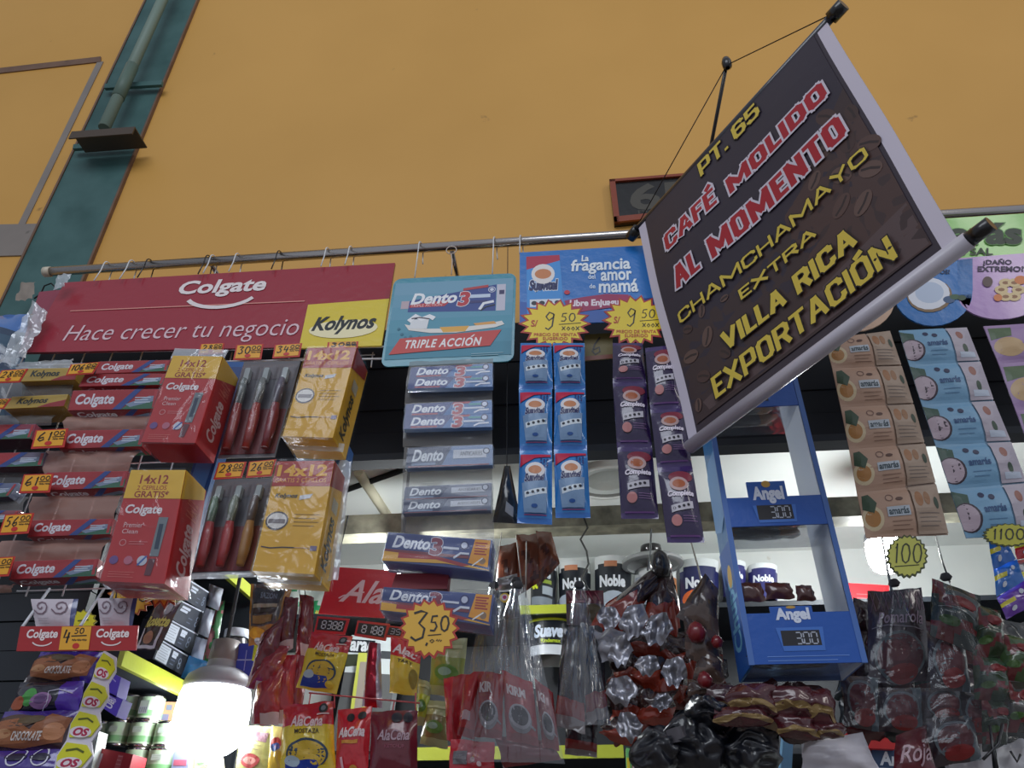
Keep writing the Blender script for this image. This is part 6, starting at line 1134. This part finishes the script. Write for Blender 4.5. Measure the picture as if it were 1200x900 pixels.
for q, nm, c in gr: loose(q, 1.25, lambda u, v, c=c: c if noise.noise(Vector((u*3, v*4, 2))) > -.1 else (104, 34, 38), 'green_sachet', f'dark green and red sauce sachet, {nm}', 'sachet', .02, 'sachet', 'dark green sauce sachets at right', .008, art=lambda k: (k.ell(.6, .3, .25, .1, (120, 36, 40)), k.ell(.3, .7, .2, .08, (70, 100, 50)), k.line([(.1, .5), (.4, .46), (.8, .52)], .012, (150, 160, 160))))
for i, (q, nm) in enumerate([([(984, 745), (1016, 735), (1018, 795), (990, 800)], 'beside the blue display'), ([(1000, 700), (1018, 706), (1018, 740), (996, 742)], 'under the bright red box')]): loose(q, 1.33, (56, 34, 40), 'dark_sachet', f'dark maroon sachet {nm}', 'sachet', .012, group='dark maroon sachets right of the display')
loose([(1050, 862), (1084, 850), (1100, 915), (1046, 915)], 1.24, (96, 28, 38), 'tomato_sachet', 'maroon sachet with looping silver script at the bottom edge', 'sachet', .014, art=lambda k: k.text('Roja', .1, .3, .95, .75, (190, 160, 170), .01, .3), group='dark tomato sauce sachets')
clear_bag([(1096, 680), (1112, 682), (1215, 880), (1080, 870)], 1.215, 'big smoky clear bag around the green sachets at right', 'bag_film', .006, 21)
clear_bag([(1036, 688), (1052, 688), (1130, 860), (985, 850)], 1.225, 'smoky clear bag around the dark tomato sachets', 'bag_film', .004, 27)
clear_bag([(672, 690), (686, 690), (716, 850), (650, 855)], 1.24, 'smoky clear bag around the long dark sachets', 'neck_film', .004, 33)
loose([(1104, 850), (1160, 850), (1165, 915), (1110, 915)], 1.4, (206, 204, 210), 'white_bag', 'crumpled white bag with small red marks in the bottom right', 'bag', .02, 'gloss', None, .014, art=lambda k: (k.ell(.5, .2, .1, .05, (190, 50, 60)), k.ell(.8, .3, .08, .04, (190, 50, 60))))
loose([(1168, 845), (1210, 840), (1210, 915), (1168, 915)], 1.42, (216, 216, 222), 'white_bag', 'white bag at the right edge near the bottom corner', 'bag', .02, 'gloss', None, .014)
for i, pts in enumerate((((1160, 850), (1164, 880), (1170, 905)), ((1175, 848), (1170, 872), (1160, 882), (1152, 890)), ((1184, 880), (1192, 893), (1196, 884)))): wire('twist_tie', f'black twisted tie at the bottom right, {["long vertical one","with a thick knot","small hook shaped one"][i]}', [PY(*p, 1.2) for p in pts], .002 if i < 2 else .0016, (22, 22, 28), 'gloss', cat='tie', group='black twist ties at the bottom right')
# right side shelf packets (on the side wall plane)
rp = [([(1158, 632), (1178, 630), (1190, 655), (1164, 668)], (40, 110, 200), 'blue and yellow'), ([(1164, 664), (1192, 655), (1200, 680), (1168, 700)], (50, 120, 206), 'light blue'), ([(1168, 700), (1200, 680), (1216, 706), (1180, 726)], (110, 60, 170), 'purple'), ([(1186, 630), (1220, 626), (1226, 650), (1192, 656)], (206, 50, 56), 'red'), ([(1190, 658), (1226, 650), (1232, 700), (1206, 700)], (110, 104, 100), 'grey with a maroon oval')]
for i, (q, c, nm) in enumerate(rp): loose(q, 1.6+.01*i, (lambda u, v, c=c: c if not (.3 < v < .5 and u < .5) else (222, 210, 60)), 'soap_packet', f'{nm} packet on the right side wall of the stall', 'packet', .008, group='colourful packets on the right side', art=(lambda k: (k.ell(.5, .5, .3, .3, (120, 50, 60)),)) if i == 4 else (lambda k: (k.ell(.3, .75, .08, .1, (220, 226, 236)), k.ell(.7, .3, .08, .1, (220, 226, 236)))))

# back rows of the two dark clusters
rnd_ = random.Random(11)
def back_row(n, x0, x1, y0, y1, Y, cols, name, label, group, w, h):
    k = 0; nx = int((x1-x0)/w)
    spots = [(x0+w*(i+.5), y0+h*(j+.5)) for j in range(int((y1-y0)/h)) for i in range(nx)]
    for si, (x, y) in enumerate(spots):
        lab_ = f'{label}, {ORD[si//nx]} row, {ORD[si%nx]} from the left'
        x += rnd_.uniform(-6, 6); y += rnd_.uniform(-6, 6); a = rnd_.uniform(-.35, .35); ww, hh = w*.62, h*.66; c = cols[k % len(cols)]
        q = [(x+dx*cos(a)-dy*sin(a), y+dx*sin(a)+dy*cos(a)) for dx, dy in ((-ww, -hh), (ww, -hh), (ww, hh), (-ww, hh))]
        loose(q, Y+rnd_.uniform(-.02, .02), (lambda u, v, c=c: c[0] if v < .62 else c[1]), name, lab_, 'sachet', .012, 'sachet', group, .008, wob=.15, rnd=.4); k += 1
back_row(0, 712, 850, 742, 862, 1.40, [((46, 28, 28), (120, 44, 32)), ((38, 34, 38), (96, 36, 32)), ((60, 40, 34), (30, 28, 32))], 'sauce_sachet', 'rear brown sauce sachet behind the silver tails', 'rear layer of brown sauce sachets', 34, 30)
back_row(0, 990, 1200, 730, 862, 1.36, [((60, 34, 42), (104, 32, 36)), ((46, 50, 50), (90, 30, 34)), ((70, 28, 36), (50, 58, 58))], 'tomato_sachet', 'rear maroon sauce sachet of the right cluster', 'rear layer of dark tomato sachets', 42, 44)
back_row(0, 838, 992, 802, 868, 1.22, [((60, 24, 30), (110, 88, 58)), ((72, 26, 34), (60, 40, 40))], 'wine_sachet', 'rear burgundy sachet under the blue display', 'rear layer of burgundy sachets', 40, 33)
struct('added_dark_backing', 'dark_panel', [((-.78, 2.455, Z(-.3)), (1.62, 2.475, Z(.655)))])  # added dark backing sheet, darkens the white back wall under the top shelf
